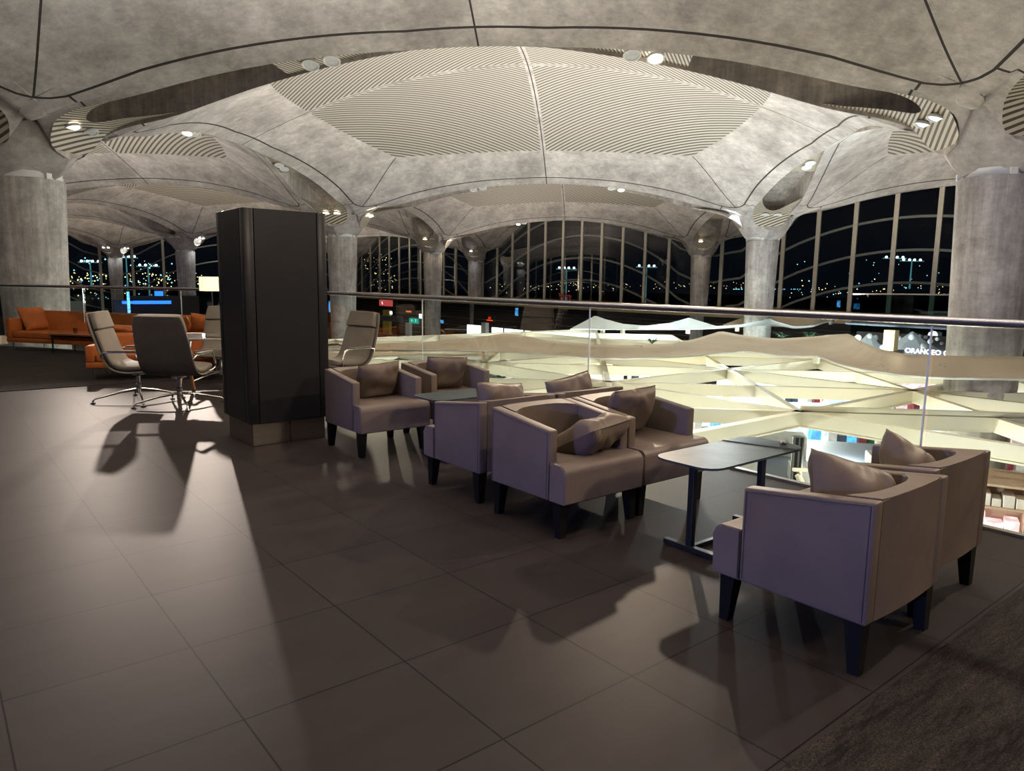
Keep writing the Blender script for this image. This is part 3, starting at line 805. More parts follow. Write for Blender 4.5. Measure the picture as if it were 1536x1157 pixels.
cushion((2.99, .80, .520), cr(-62, math.radians(14), 6), 5, 'brown cushion tipped sideways on the front chair of the middle group', w=.40, h=.36, th=.20, group=GC)
cushion((3.56, 1.00, .585), cr(-18, math.radians(4), 1), 6, 'brown leather cushion upright on the railing side chair of the middle group', w=.43, h=.33, group=GC)
cushion((2.79, -.90, .565), cr(-26, PI-.25, 20), 37, 'brown cushion with a folded peak in the nearest armchair', w=.42, h=.34, th=.17, group=GC)
cushion((3.43, -.86, .545), cr(-22, PI-.05, 33), 41, 'brown pointed cushion in the rear armchair of the front pair', w=.38, h=.34, th=.16, group=GC)

# ------------------------------------------------------------------ small tables
def make_table(w, d):
    root = empty('side_table', (0, 0, 0)); H = .512; c = .10
    def ov(x, y): return (x, y)
    poly = []
    for cx, cy, a0 in ((w/2-c, -d/2+c, -90), (w/2-c, d/2-c, 0), (-w/2+c, d/2-c, 90), (-w/2+c, -d/2+c, 180)):
        for k in range(5):
            a = math.radians(a0+k*22.5); poly.append((cx+c*math.cos(a), cy+c*math.sin(a)))
    bm = BM(); prism(bm, poly, H-.012, H); obj('table_top', bm, 'slate_top', root)
    fx = w/2-.13
    for sx in (-1, 1):
        bm = BM(); box(bm, sx*fx-.018, sx*fx+.018, -.01, .026, .03, H-.012, .003); obj('leg', bm, 'black_metal', root)
        bm = BM(); box(bm, sx*fx-.02, sx*fx+.02, -.175, .175, .002, .032, .003); obj('foot', bm, 'black_metal', root)
    bm = BM(); box(bm, -fx+.02, fx-.02, -.006, .022, .004, .03, .002); obj('stretcher', bm, 'black_metal', root)
    return root
t0 = make_table(.92, .40)
t0.location = (3.36, .055, 0); tag(t0, 'small dark stone topped table on a black frame between the near armchairs', 'table', 'dark stone side tables')
t1 = copy_tree(t0); t1.location = (3.40, 2.62, 0); tag(t1, 'small dark stone topped table between the two far pairs of armchairs', 'table', 'dark stone side tables')
# cracked edge line and crumpled wrapper on the near table
bm = BM(); tube(bm, [(3.56, .255, .513), (3.60, .10, .513), (3.68, -.145, .513)], .004, 5); tag(obj('cable', bm, 'rubber'), 'thin black cable lying across the near side table', 'cable')
bm = BM(); bmesh.ops.create_icosphere(bm, subdivisions=2, radius=.022)
for v in bm.verts: v.co *= 1+.35*noise.noise(v.co*90); v.co.x *= 1.6; v.co.z = v.co.z*.6
tag(obj('foil_wrapper', bm, 'chrome', loc=(3.77, -.02, .525)), 'crumpled shiny wrapper at the right end of the near side table', 'wrapper')

# ------------------------------------------------------------------ swivel chairs
def make_swivel():
    root = empty('swivel_chair', (0, 0, 0))
    sp = [(-.27, .395), (-.15, .375), (0, .365), (.13, .375), (.215, .43), (.265, .52), (.315, .66), (.365, .82), (.405, .96), (.42, 1.03)]
    def W(k): return [.28, .29, .29, .29, .29, .29, .285, .275, .26, .235][k]
    def loft(off0, off1, ks, wf, name, mat, rnd_=.02, parent=root):
        bm = BM(); rings = []
        def SPt(k):
            i = min(int(k), len(sp)-2); t_ = k-i; return (sp[i][0]*(1-t_)+sp[i+1][0]*t_, sp[i][1]*(1-t_)+sp[i+1][1]*t_)
        ks = list(ks); ks = [ks[0], ks[0]+.12]+ks[1:-1]+[ks[-1]-.12, ks[-1]]
        for k in ks:
            y, z = SPt(k); a = SPt(max(k-.5, 0)); b_ = SPt(min(k+.5, len(sp)-1))
            t = Vector((0, b_[0]-a[0], b_[1]-a[1])).normalized(); n_ = Vector((0, -t.z, t.y))   # towards the sitter
            w = (W(int(k))*(1-(k-int(k)))+W(min(int(k)+1, 9))*(k-int(k)))*wf; ring = []
            prof = [(-w, off0+rnd_), (-w+rnd_, off0), (0, off0-.012), (w-rnd_, off0), (w, off0+rnd_), (w, off1-rnd_), (w-rnd_, off1), (0, off1+.012), (-w+rnd_, off1), (-w, off1-rnd_)]
            for x, o_ in prof: ring.append(bm.verts.new(Vector((x, y, z))+n_*o_))
            rings.append(ring)
        for a, b_ in zip(rings, rings[1:]):
            for k in range(10): bm.faces.new((a[k], a[(k+1) % 10], b_[(k+1) % 10], b_[k]))
        bm.faces.new(rings[0][::-1]); bm.faces.new(rings[-1])
        o = obj(name, bm, mat, parent, 60)
        md = o.modifiers.new('s', 'SUBSURF'); md.levels = 1; md.render_levels = 2
        return o
    loft(-.022, .008, range(10), 1.06, 'shell', 'grey_leather', .01)
    loft(.006, .075, [0, 1, 2, 3, 3.9], 1.0, 'seat_cushion', 'grey_leather')
    loft(.006, .065, [3.6, 4.3, 5, 6, 7.1], 1.0, 'back_cushion', 'grey_leather')
    loft(.006, .085, [7.05, 7.6, 8.3, 9], 1.0, 'headrest', 'grey_leather')
    for sx in (-1, 1):
        x = sx*.325
        path = [(x-sx*.03, .285, .545), (x, .27, .585), (x, .22, .60), (x, -.13, .60), (x, -.18, .585), (x, -.23, .46), (x, -.235, .42), (x-sx*.02, -.20, .39), (x-sx*.12, -.05, .345)]
        bm = BM(); tube(bm, path, .010, 8); ar = obj('armrest', bm, 'chrome', root, 60)
        bm = BM(); box(bm, x-.022, x+.022, -.14, .21, .604, .622, .006); obj('arm_pad', bm, 'grey_leather', ar)
    bm = BM(); lathe(bm, [(.03, .10), (.032, .20), (.024, .21), (.024, .30), (.09, .325), (.09, .345)], 20); obj('hub', bm, 'chrome', root, 30)
    for k in range(4):
        a = k*PI/2; d = Vector((math.cos(a), math.sin(a), 0))
        bm = BM(); tube(bm, [d*.02+UP*.14, d*.20+UP*.115, d*.45+UP*.055, d*.47+UP*.03, d*.47+UP*.012], [.017, .014, .010, .010, .010], 8); lg = obj('leg', bm, 'chrome', root, 60)
        bm = BM(); tube(bm, [d*.47, d*.47+UP*.014], .026, 12); obj('glide', bm, 'rubber', lg)
    return root
SW = make_swivel()
def sw(o, x, y, rz, base, label):
    o.location = (x, y, 0); o.rotation_euler = (0, 0, rz)
    for ch in o.children:
        if ch.name.startswith('leg'): ch.rotation_euler = (0, 0, base-rz)
    tag(o, label, 'swivel chair', 'grey leather swivel chairs')
s_ = [SW]+[copy_tree(SW) for _ in range(3)]
sw(s_[0], 1.80, 6.98, math.radians(62), math.radians(173), 'grey high-backed swivel chair at left, seen from its side with chrome arms')
sw(s_[1], 2.10, 6.42, math.radians(140), math.radians(-95), 'grey high-backed swivel chair with its back to the camera beside the black pillar')
sw(s_[2], 3.10, 8.15, math.radians(-32), .4, 'grey swivel chair across the dining table, partly behind the black pillar')
sw(s_[3], 3.95, 6.15, math.radians(-78), .4, 'grey swivel chair alone to the right of the black pillar')

# dining table on trestles
root = empty('dining_table', (2.75, 7.05, 0)); root.rotation_euler = (0, 0, math.radians(-35))
bm = BM(); box(bm, -.62, .62, -.40, .40, .70, .722, .008); obj('table_top', bm, 'gloss_table', root)
for sx in (-1, 1):
    bm = BM()
    tube(bm, [(sx*.42, -.26, .01), (sx*.42, 0, .64)], .022, 8); tube(bm, [(sx*.42, .26, .01), (sx*.42, 0, .64)], .022, 8); tube(bm, [(sx*.42, -.16, .25), (sx*.42, .16, .25)], .014, 8)
    obj('trestle', bm, 'oak_leg', root)
    bm = BM(); bar(bm, (sx*.42, -.3, .70), (sx*.42, .3, .70), .06, .06); obj('support_rail', bm, 'black_wood', root)
tag(root, 'glossy topped dining table on oak trestles behind the black pillar', 'table')

# ------------------------------------------------------------------ orange sofas
def sofa(name, L_, D, H, zs, label, loc, rz, arms=(1, 1), legs=True):
    """long side along x, facing -y"""
    root = empty(name, loc, rz)
    bm = BM(); box(bm, 0, L_, -D, 0, .17, .25, .012); obj('frame', bm, 'orange_leather', root, 40)
    n = max(1, round(L_/1.3)); w = (L_-.12*(arms[0]+arms[1]))/n; xa = .12*arms[0]
    for k in range(n):
        bm = BM(); box(bm, xa+k*w+.004, xa+(k+1)*w-.004, -D+.01, -.18, .25, zs, .03, 4); obj('seat', bm, 'orange_leather', root, 40)
        bm = BM(); vs_ = box(bm, xa+k*w+.004, xa+(k+1)*w-.004, -.19, -.01, .25, H, .035, 4)
        for v in bm.verts:
            v.co.y += -.10*(1-(v.co.z-.25)/(H-.25))+.06
            v.co.z += .012*noise.noise(Vector((v.co.x*3, k, 0)))
        obj('backrest', bm, 'orange_leather', root, 40)
    for s, x in ((0, 0), (1, L_-.11)):
        if arms[s]:
            bm = BM(); box(bm, x, x+.11, -D, 0, .25, H-.12, .02, 3); obj('arm', bm, 'orange_leather', root, 40)
    for x in (.08, L_/2, L_-.08):
        for y in (-D+.08, -.08):
            bm = BM(); tube(bm, [(x, y, .008), (x, y, .17)], .012, 8); obj('leg', bm, 'chrome', root)
    tag(root, label, 'sofa')
    return root
ang = math.atan2(-.83, .56)
dvec = Vector((.56, -.83, 0)).normalized(); nvec = Vector((-.83, -.56, 0)).normalized()   # towards the lounge
# sofa local: x along dvec, -y towards camera side
sofa('sofa', 5.0, .80, .74, .38, 'long orange leather sofa below the far glass railing', Vector((2.15, 14.95, .008))-dvec*.22+nvec*.28, ang, (1, 1))
sofa('sofa', 1.9, .78, .60, .36, 'orange leather sofa standing behind the swivel chairs with its back to them', Vector((1.92, 9.85, .008)), math.radians(-24)+0, (1, 1))
cushion((1.62, 14.62, .60), (Matrix.Rotation(ang, 3, 'Z') @ Matrix.Rotation(math.radians(62), 3, 'Y') @ Matrix.Rotation(math.radians(90), 3, 'Z')).to_euler(), 11, 'orange cushion leaning on the left arm of the long sofa', 'orange_leather', .55, .5, .17, group='orange cushions')
cushion((3.45, 11.55, .60), cr(-30, ang, 5), 12, 'orange cushion at the right end of the long sofa, nearer the pillar', 'orange_leather', .55, .38, .18, group='orange cushions')
cushion((3.75, 11.0, .62), cr(-20, ang+.3, -10), 13, 'crumpled pale orange cushion lying at the far right end of the long sofa', 'orange_leather', .5, .38, .2, group='orange cushions')
cushion((2.35, 10.0, .56), cr(-35, math.radians(-20), -6), 14, 'orange cushion lying on the nearer orange sofa between the swivel chairs', 'orange_leather', .5, .34, .16, group='orange cushions')

def coffee(name, loc, rz, L_, W, H, label, mat='brown_wood'):
    root = empty(name, loc, rz)
    bm = BM(); box(bm, 0, L_, -W, 0, H-.03, H, .004); obj('table_top', bm, mat, root)
    bm = BM(); box(bm, .02, L_-.02, -W+.02, -.02, H-.06, H-.03); obj('apron', bm, 'black_wood', root)
    for x in (.04, L_-.04):
        for y in (-W+.04, -.04):
            bm = BM(); tube(bm, [(x, y, .008), (x, y, H-.05)], [.012, .018], 8); obj('leg', bm, 'black_wood', root)
    tag(root, label, 'table')
coffee('coffee_table', Vector((2.16, 13.85, 0)), ang, 1.3, .55, .385, 'dark coffee table with two tumblers in front of the long sofa')
coffee('coffee_table', Vector((2.12, 10.98, 0)), ang*.55, .42, .5, .385, 'low dark table half hidden by the left swivel chair')
for k, (x, y, h, lab) in enumerate(((2.10, 13.30, .095, 'clear glass tumbler on the far coffee table, left of two'), (2.30, 12.95, .07, 'small glass with a drink on the far coffee table, right of two'))):
    bm = BM(); lathe(bm, [(.028, .386), (.036, .386+h), (.031, .386+h), (.025, .392)], 16); tag(obj('tumbler', bm, 'tumbler_glass', None, 30, loc=(x, y, .003)), lab, 'glass', 'tumblers on the far coffee table')

# floor lamp
lp = at_d(318, 450, 11.6); root = empty('floor_lamp', (lp.x, lp.y, .008))
bm = BM(); lathe(bm, [(.13, 0), (.13, .02), (.02, .03)], 24); obj('base', bm, 'black_metal', root)
bm = BM(); tube(bm, [(0, 0, .02), (0, 0, 1.28)], .012, 10); obj('pole', bm, 'black_metal', root)
bm = BM(); box(bm, -.13, .13, -.13, .13, 1.24, 1.445, .004)
obj('lamp_shade', bm, 'lamp_shade_glow', root, rot=(0, 0, YAW*-1+.75))
tag(root, 'floor lamp with a glowing square cream shade left of the black pillar', 'floor lamp')

# ------------------------------------------------------------------ canopy frame (cream steel beams) over the shops
ZN = -.70; K = (CAM.z-ZN)/(CAM.z+1.2)
def ND(i, j): return Vector((CAM.x+(14.35+5.58*i-CAM.x)*K, CAM.y+(5.70+5.62*j-CAM.y)*K, ZN))
root = empty('canopy_frame', ND(0, 0)); o0 = ND(0, 0)
nb = 0
def beam(p, q, dep=.27, w=.15, tub=False):
    global nb
    if nb >= 99: return
    nb += 1
    p, q = p-o0, q-o0
    bm = BM(); bar(bm, p, q, w, .03); bar(bm, p-UP*.03, q-UP*.03, .05 if 0 else .12, dep-.06); bar(bm, p-UP*(dep-.03), q-UP*(dep-.03), w, .03)
    bo = obj('beam', bm, 'cream_steel', root)
    if tub:
        bm = BM(); tube(bm, [p+UP*.05, q+UP*.05], .05, 10); obj('tube', bm, 'cream_steel', bo, 40)
def ok(i, j): return not (i+j < -1 and True) and i >= -1
IM, JM = 3, 4
for i in range(-1, IM+1):
    for j in range(-1, JM+1):
        p = ND(i, j)
        inside = (i+j) >= -1
        if not inside: continue
        if i < IM and (i+1+j) >= -1: beam(p, ND(i+1, j), tub=(j == 0 and i < 1 and False))
        if j < JM: beam(p, ND(i, j+1))
        if i < IM and j < JM:
            c = (p+ND(i+1, j+1))/2
            beam(p, ND(i+1, j+1), .25, .13)
            beam(ND(i+1, j), c, .25, .13, tub=(i == 0 and j == -1)); beam(c, ND(i, j+1), .25, .13, tub=(i == 0 and j == -1))
c = (ND(-1, -1)+ND(0, 0))/2
beam(ND(-1, 0), c, .26, .15); beam(c, ND(0, -1), .26, .15); beam(c, ND(0, 0), .25, .13)
for (i, j) in ((0, 0), (1, 1), (2, 0), (2, 2), (0, 2), (1, 3), (3, 1), (0, -1), (-1, 0)):
    p = ND(i, j)-o0; bm = BM(); tube(bm, [(p.x, p.y, HALLZ-o0.z), (p.x, p.y, -.45)], .10, 12); obj('post', bm, 'black_metal' if (i, j) == (0, 0) else 'cream_steel', root, 40)
tag(root, 'cream painted steel beam lattice over the shops beyond the railing', 'canopy frame')

# stretched fabric canopies
def lerp_tab(tab, x):
    if x <= tab[0][0]: return tab[0][1]
    for (a, va), (b_, vb) in zip(tab, tab[1:]):
        if x <= b_:
            t = (x-a)/(b_-a); return va+(vb-va)*t
    return tab[-1][1]
def canopy(name, front, back, zf, zb, label, mat, posts, n=90, sag=.12, hem='white_paint', lim=None):
    xs0, xs1 = front[0][0], front[-1][0]
    xb0, xb1 = back[0][0], back[-1][0]
    mid = at_z(front[len(front)//2][0], front[len(front)//2][1], lerp_tab(zf, front[len(front)//2][0]))
    root = empty(name, mid); bm = BM(); m_ = 8; g = []; hemp = []
    for a in range(n+1):
        t = a/n; xf = xs0+(xs1-xs0)*t; xb = xb0+(xb1-xb0)*t
        p = at_z(xf, lerp_tab(front, xf), lerp_tab(zf, xf)); q = at_z(xb, lerp_tab(back, xb), lerp_tab(zb, xb)); row = []
        if lim is not None and xf > 1330:      # the canopy stops short of the broad column
            k_ = min(1, (xf-1330)/80); dp = math.hypot(p.x-CAM.x, p.y-CAM.y); dq = math.hypot(q.x-CAM.x, q.y-CAM.y)
            p = at_d(xf, lerp_tab(front, xf), dp+(min(dp, lim-1.6)-dp)*k_); q = at_d(xb, lerp_tab(back, xb), dq+(min(dq, lim)-dq)*k_)
        hemp.append(p-mid)
        for c in range(m_+1):
            s = c/m_; v = p.lerp(q, s); v.z -= sag*math.sin(PI*s); row.append(bm.verts.new(v-mid))
        g.append(row)
    for a in range(n):
        for c in range(m_): bm.faces.new((g[a][c], g[a+1][c], g[a+1][c+1], g[a][c+1]))
    o = obj('fabric', bm, mat, root, 80); md = o.modifiers.new('t', 'SOLIDIFY'); md.thickness = .012
    bm = BM(); tube(bm, hemp, .022, 6); obj('hem', bm, hem, root, 60)
    for px in posts:
        p = at_z(px, lerp_tab(front, px), lerp_tab(zf, px))-mid
        bm = BM(); box(bm, p.x-.07, p.x+.07, p.y-.07, p.y+.07, ZN-.02-mid.z, p.z); obj('post', bm, 'cream_steel', root)
    tag(root, label, 'canopy', 'stretched fabric canopies')
front = [(455, 523), (490, 524), (553, 524), (634, 525.5), (728, 527.5), (775, 529), (845, 535), (900, 538.5), (970, 538), (1030, 535), (1085, 530), (1117, 527.5), (1140, 530), (1165, 534), (1210, 534.5), (1225, 534), (1255, 546), (1292, 555), (1356, 564), (1400, 567), (1427, 568), (1536, 570), (1700, 575)]
back = [(455, 514), (490, 513), (560, 516), (639, 513), (700, 508), (739, 503), (756, 500), (784, 503), (820, 510.5), (883, 516), (940, 518), (1007, 516), (1045, 508), (1081, 496.6), (1109, 502), (1142, 506.5), (1170, 508), (1219, 505), (1250, 502), (1275, 500.7), (1289, 511), (1317, 523.5), (1356, 531), (1451, 534.5), (1536, 535), (1700, 537)]
canopy('fabric_canopy', front, back, [(455, -.42), (1225, -.50), (1300, -.40), (1500, -.32), (1700, -.32)],
       [(455, -.35), (740, -.30), (756, -.22), (780, -.3), (1040, -.35), (1081, -.15), (1130, -.3), (1240, -.22), (1275, -.05), (1356, .02), (1700, .02)],
       'long tan dusty fabric canopy with three peaks stretched above the beams', 'tan_fabric', (553, 728, 1225), n=160, lim=17.6)
canopy('fabric_canopy', [(855, 494), (905, 494.5), (960, 494.5), (1030, 494.5), (1074, 493), (1150, 488), (1163, 487), (1190, 492.5), (1215, 491), (1252, 479.5)],
       [(856, 493), (893, 473.5), (908, 479), (935, 486), (970, 489), (1005, 485), (1033, 476.5), (1050, 482), (1075, 489.5), (1110, 487.5), (1140, 482), (1155, 478), (1165, 483), (1192, 490.5), (1220, 489), (1252, 477.5)],
       [(855, -.55), (1252, -.5)], [(855, -.55), (893, -.05), (935, -.4), (1033, -.1), (1075, -.4), (1155, -.1), (1192, -.4), (1252, -.2)],
       'white peaked fabric canopy in the distance below the handrail', 'white_fabric', (904, 934, 1032, 1106, 1246), n=110, sag=.05)
canopy('fabric_canopy', [(1085, 489), (1120, 487), (1160, 489), (1200, 491), (1252, 482)], [(1085, 487), (1120, 474), (1160, 472), (1200, 476), (1252, 474)], [(1085, -.6), (1252, -.6)], [(1085, -.55), (1120, -.2), (1252, -.2)],
       'farthest tan fabric canopy behind the white one, in front of the pale column', 'tan_fabric', (), n=40, sag=.05)
canopy('fabric_canopy', [(470, 541), (540, 536), (620, 533), (728, 534)], [(470, 529), (540, 528.5), (620, 530), (728, 531.5)], [(470, -.66), (728, -.66)], [(470, -.5), (728, -.5)],
       'lower tan fabric canopy showing below the long one at left', 'tan_fabric', (), n=30, sag=.03)

# ------------------------------------------------------------------ lower hall: things seen below
def screen(px0, px1, py0, py1, X, mat, label, name='screen', grp=None, frame=True, cat='screen'):
    a = at_x(px0, py0, X); b_ = at_x(px1, py1, X)
    yA, yB = max(a.y, b_.y), min(a.y, b_.y); z1, z0 = a.z, b_.z
    root = empty(name, (X, (yA+yB)/2, z0)); h = (yA-yB)/2
    if frame:
        bm = BM(); box(bm, .02, .16, -h-.08, h+.08, -.08, z1-z0+.08); obj('frame', bm, 'black_metal', root)
    bm = BM(); box(bm, -.02, .02, -h, h, 0, z1-z0); obj('display', bm, mat, root)
    tag(root, label, cat, grp); return root, h, z1-z0
screen(701, 721, 487, 507, 44, 'screen_white', 'bright white advertising screen left of the dark gap, leftmost of the row')
screen(738, 754, 491, 508, 44, 'screen_white', 'narrow bright screen on the dark wall, second from left in the row')
screen(757, 784, 493, 511, 44, 'screen_white', 'wide bright screen on the dark wall, middle of the row')
screen(787.5, 817, 496, 515, 44, 'screen_white', 'wide bright screen on the dark wall, second from the right')
r, h, zz = screen(821, 853, 498, 519, 44, 'screen_white', 'bright screen with a blue shape, rightmost of the row')
bm = BM(); tube(bm, [(-.03, h*.3, zz*.55), (-.01, h*.3, zz*.55)], zz*.28, 16); obj('picture', bm, 'screen_blue', r)
screen(493, 503, 452, 469, 38, 'screen_blue', 'small blue information screen just right of the black pillar')
screen(773, 777, 462, 474, 44, 'screen_blue', 'tiny blue vertical screen high on the dark wall', frame=False)
screen(629, 633, 471, 478, 40, 'screen_white', 'small white screen left of the middle column', frame=False)
screen(585, 588, 467, 472, 40, 'screen_white', 'small white screen beside the yellow panel', frame=False)
r, h, zz = screen(1256, 1260, 451, 461, 58, 'screen_blue', 'small blue screen beside a mullion outside at right', frame=False)
bm = BM(); box(bm, .03, .12, -.08, .08, -6.8-r.location.z, 0); obj('pole', bm, 'black_metal', r)
r, h, zz = screen(1281, 1289, 455, 464, 58, 'screen_blue', 'blue notice screen in the right-hand windows', frame=False)
bm = BM(); box(bm, .03, .12, -.08, .08, -6.8-r.location.z, 0); obj('pole', bm, 'black_metal', r)
screen(661, 665, 480, 485, 40, 'screen_blue', 'small violet-blue screen beside the middle column', frame=False)
def textobj(txt, size, mat, parent, loc, name='lettering', ext=.01):
    cu = bpy.data.curves.new('t', 'FONT'); cu.body = txt; cu.size = size; cu.extrude = ext; cu.align_x = 'CENTER'; cu.align_y = 'CENTER'
    o = bpy.data.objects.new('t', cu); COL.objects.link(o)
    dg = bpy.context.evaluated_depsgraph_get(); me = bpy.data.meshes.new_from_object(o.evaluated_get(dg)); bpy.data.objects.remove(o)
    me.materials.clear(); me.materials.append(M[mat])
    t = bpy.data.objects.new(name, me); COL.objects.link(t); t.parent = parent; t.location = loc; t.rotation_euler = (PI/2, 0, -PI/2); return t
r, h, zz = screen(569, 589, 449.5, 460, 44, 'sign_red', 'red illuminated sign hanging above the counters at left', 'hanging_sign', 'signs', True, 'sign')
textobj('L', zz*.6, 'letter_white', r, (-.04, h*.5, zz*.5)); 
r, h, zz = screen(614, 628, 477, 486, 42, 'sign_green', 'green illuminated gate sign left of the middle column', 'hanging_sign', 'signs', True, 'sign')
textobj('4', zz*.7, 'digit_green', r, (-.04, h*.42, zz*.55)); textobj('3', zz*.7, 'digit_green', r, (-.04, -h*.42, zz*.55))
r, h, zz = screen(730, 740, 474.5, 482, 42, 'black_metal', 'black sign with red glowing digits left of the screens', 'hanging_sign', 'signs', True, 'sign')
textobj('2 1', zz*.75, 'digit_red', r, (-.04, 0, zz*.6)); bm = BM(); box(bm, -.05, -.02, -h*.9, h*.9, zz*.05, zz*.22); obj('light_bar', bm, 'digit_red', r)
screen(609, 617, 466, 469, 42, 'sign_orange', 'small orange lit sign above the green gate sign', 'hanging_sign', 'signs', False, 'sign')
# advertising tower and panels at left of the middle column
def panel(px0, px1, py0, py1, X, mat, label, name='banner', th=.3, cat='panel', grp=None):
    a = at_x(px0, py0, X); b_ = at_x(px1, py1, X); yA, yB = max(a.y, b_.y), min(a.y, b_.y)
    bm = BM(); box(bm, 0, th, yB-(yA+yB)/2, yA-(yA+yB)/2, 0, a.z-b_.z, .01)
    return tag(obj(name, bm, mat, None, loc=(X, (yA+yB)/2, b_.z)), label, cat, grp)
panel(574, 584, 465, 503, 40, 'yellow_panel', 'tall yellow panel behind the counters at left')
panel(569, 601, 473, 484, 37, 'navy_panel', 'dark navy fascia board hanging before the yellow panel')
panel(608, 614, 484, 516, 34, 'white_paint', 'white square post left of the green gate sign', 'post', .3, 'post')
panel(722, 728, 484, 508, 41, 'white_paint', 'pale square post between the first two bright screens', 'post', .4, 'post')
panel(582, 598, 505, 520, 34, 'grey_counter', 'grey service counter below the yellow panel', 'service_counter', 1, 'counter')
panel(560, 581, 500, 520, 36, 'brown_wood', 'brown service counter left of the grey one', 'service_counter', 1, 'counter')
panel(493, 502, 484, 514, 36, 'brown_wood', 'dark red doorway panel right of the black pillar', 'doorway', .2)
panel(502, 506, 476, 514, 36, 'box_cream', 'pale narrow wall panel beside the doorway panel', 'doorway', .2)
# shop under a dark blue roof at the right
a = at_z(1268, 493, -.9); X0 = 31
panel(1268, 1456, 484, 497, X0, 'navy_panel', 'dark blue flat shop roof edge below the handrail at right', 'shop_roof', 7, 'roof')
panel(1326, 1340, 495, 527, X0-.5, 'ply_wood', 'tall plywood clad post of the shop at right', 'post', .4, 'post')
r = empty('slatted_screen', at_x(1438, 545, X0-1)); a = at_x(1424, 510, X0-1); b_ = at_x(1453, 545, X0-1); hh = a.z-b_.z; ww = a.y-b_.y
for k in range(9):
    bm = BM(); y = ww/2-ww*(k+.5)/9; box(bm, -.03, .03, y-ww/30, y+ww/30, 0, hh); obj('slat', bm, 'ply_wood', r)
tag(r, 'slatted timber screen beside the broad right-hand column', 'screen')
panel(1285, 1455, 497, 540, X0+5.5, 'dark_wall', 'dark back wall of the shop under the blue roof', 'shop_wall', .2, 'wall')
rnd = random.Random(5)
r = empty('shop_sign', at_x(1400, 529, X0-.6)); a = at_x(1335, 521, X0-.6); b_ = at_x(1424, 532, X0-.6)
bm = BM(); box(bm, .05, .1, -(a.y-b_.y)/2, (a.y-b_.y)/2, -.4, .1); obj('backing', bm, 'navy_panel', r)
textobj('ORANGEO OCLE', .27, 'letter_white', r, (-.02, 0, 0))
tag(r, 'white glowing shop lettering half hidden by the tan canopy at right', 'sign')
for k in range(16):
    px = rnd.uniform(1285, 1420); p = at_x(px, rnd.uniform(503, 522), X0+rnd.uniform(1, 4.5)); bm = BM(); bmesh.ops.create_uvsphere(bm, u_segments=10, v_segments=6, radius=rnd.uniform(.07, .16))
    tag(obj('pendant_globe', bm, 'lamp_off' if k % 4 else 'display_cool', None, 40, loc=p), 'small globe hanging under the blue shop roof', 'pendant', 'pendant globes in the right-hand shop')
for (px, c1, w) in ((1303, 513, .9), (1368, 511, 1.2)):
    p = at_x(px, c1, X0+3); r = empty('market_umbrella', p); bm = BM(); lathe(bm, [(w, -.35), (w*.5, -.05), (.1, .35), (.02, .4)], 8); obj('cover', bm, 'white_fabric', r); bm = BM(); tube(bm, [(0, 0, HALLZ-p.z), (0, 0, .3)], .03, 8); obj('pole', bm, 'chrome', r)
    tag(r, 'white umbrella inside the shop under the blue roof, '+('left of the plywood post' if px < 1326 else 'right of the plywood post'), 'umbrella')

# bright shops below the lattice
def shelf_unit(loc, rz, w, h, n, label, mats):
    root = empty('display_shelf', loc, rz)
    bm = BM(); box(bm, -w/2, w/2, .25, .3, 0, h); obj('back_panel', bm, 'box_cream', root)
    for sx in (-1, 1):
        bm = BM(); box(bm, sx*w/2-.03, sx*w/2+.03, -.3, .3, 0, h); obj('side_panel', bm, 'box_cream', root)
    for k in range(n+1):
        bm = BM(); z = .1+k*(h-.15)/n; box(bm, -w/2, w/2, -.3, .3, z-.02, z+.02); sh = obj('shelf', bm, 'box_cream', root)
        if k < n:
            x = -w/2+.1; rr = random.Random(k*7+int(w*10))
            bm = BM()
            while x < w/2-.15:
                bw = rr.uniform(.12, .3); bh = rr.uniform(.25, .8)*(h-.15)/n*.9; box(bm, x, x+bw-.02, -.25, .1, z+.021, z+.02+bh, .01); x += bw
            obj('goods', bm, mats[k % len(mats)], sh)
    tag(root, label, 'shelf', 'shop shelves below the lattice')
def floorpt(px, py, z=HALLZ): p = at_z(px, py, z); return p
PZ = -3.6
p = at_d(1512, 800, 15.4); bm = BM(); box(bm, -4.5, 2.4, -2.6, 2.6, HALLZ, PZ, .02); tag(obj('floor', bm, 'box_cream', None, loc=(p.x, p.y, 0), rot=(0, 0, -1.28)), kind='structure')
def on_pl(px, D): p = at_d(px, 760, D); return (p.x, p.y, PZ)
shelf_unit(on_pl(1488, 15.0), math.radians(-68), .95, 1.75, 4, 'lit shop shelves of pink and white goods beyond the deck at lower right', ['display_pink', 'display_cool', 'display_pink', 'paper_white'])
shelf_unit(on_pl(1538, 15.8), math.radians(-78), 1.9, 1.7, 3, 'dark red shelves of boxed goods at the lower right corner', ['case_red', 'case_red', 'case_red'])
bm = BM(); box(bm, -.9, .9, -.6, .6, 0, .28, .03); q_ = on_pl(1535, 13.6); tag(obj('display_table', bm, 'pale_blue', None, loc=q_, rot=(0, 0, .3)), 'pale blue low display table on the shop floor at lower right', 'table')
kinds = ['display_cool', 'screen_white', 'display_warm', 'navy_panel', 'display_cool', 'display_pink', 'display_cool']
kk = 0
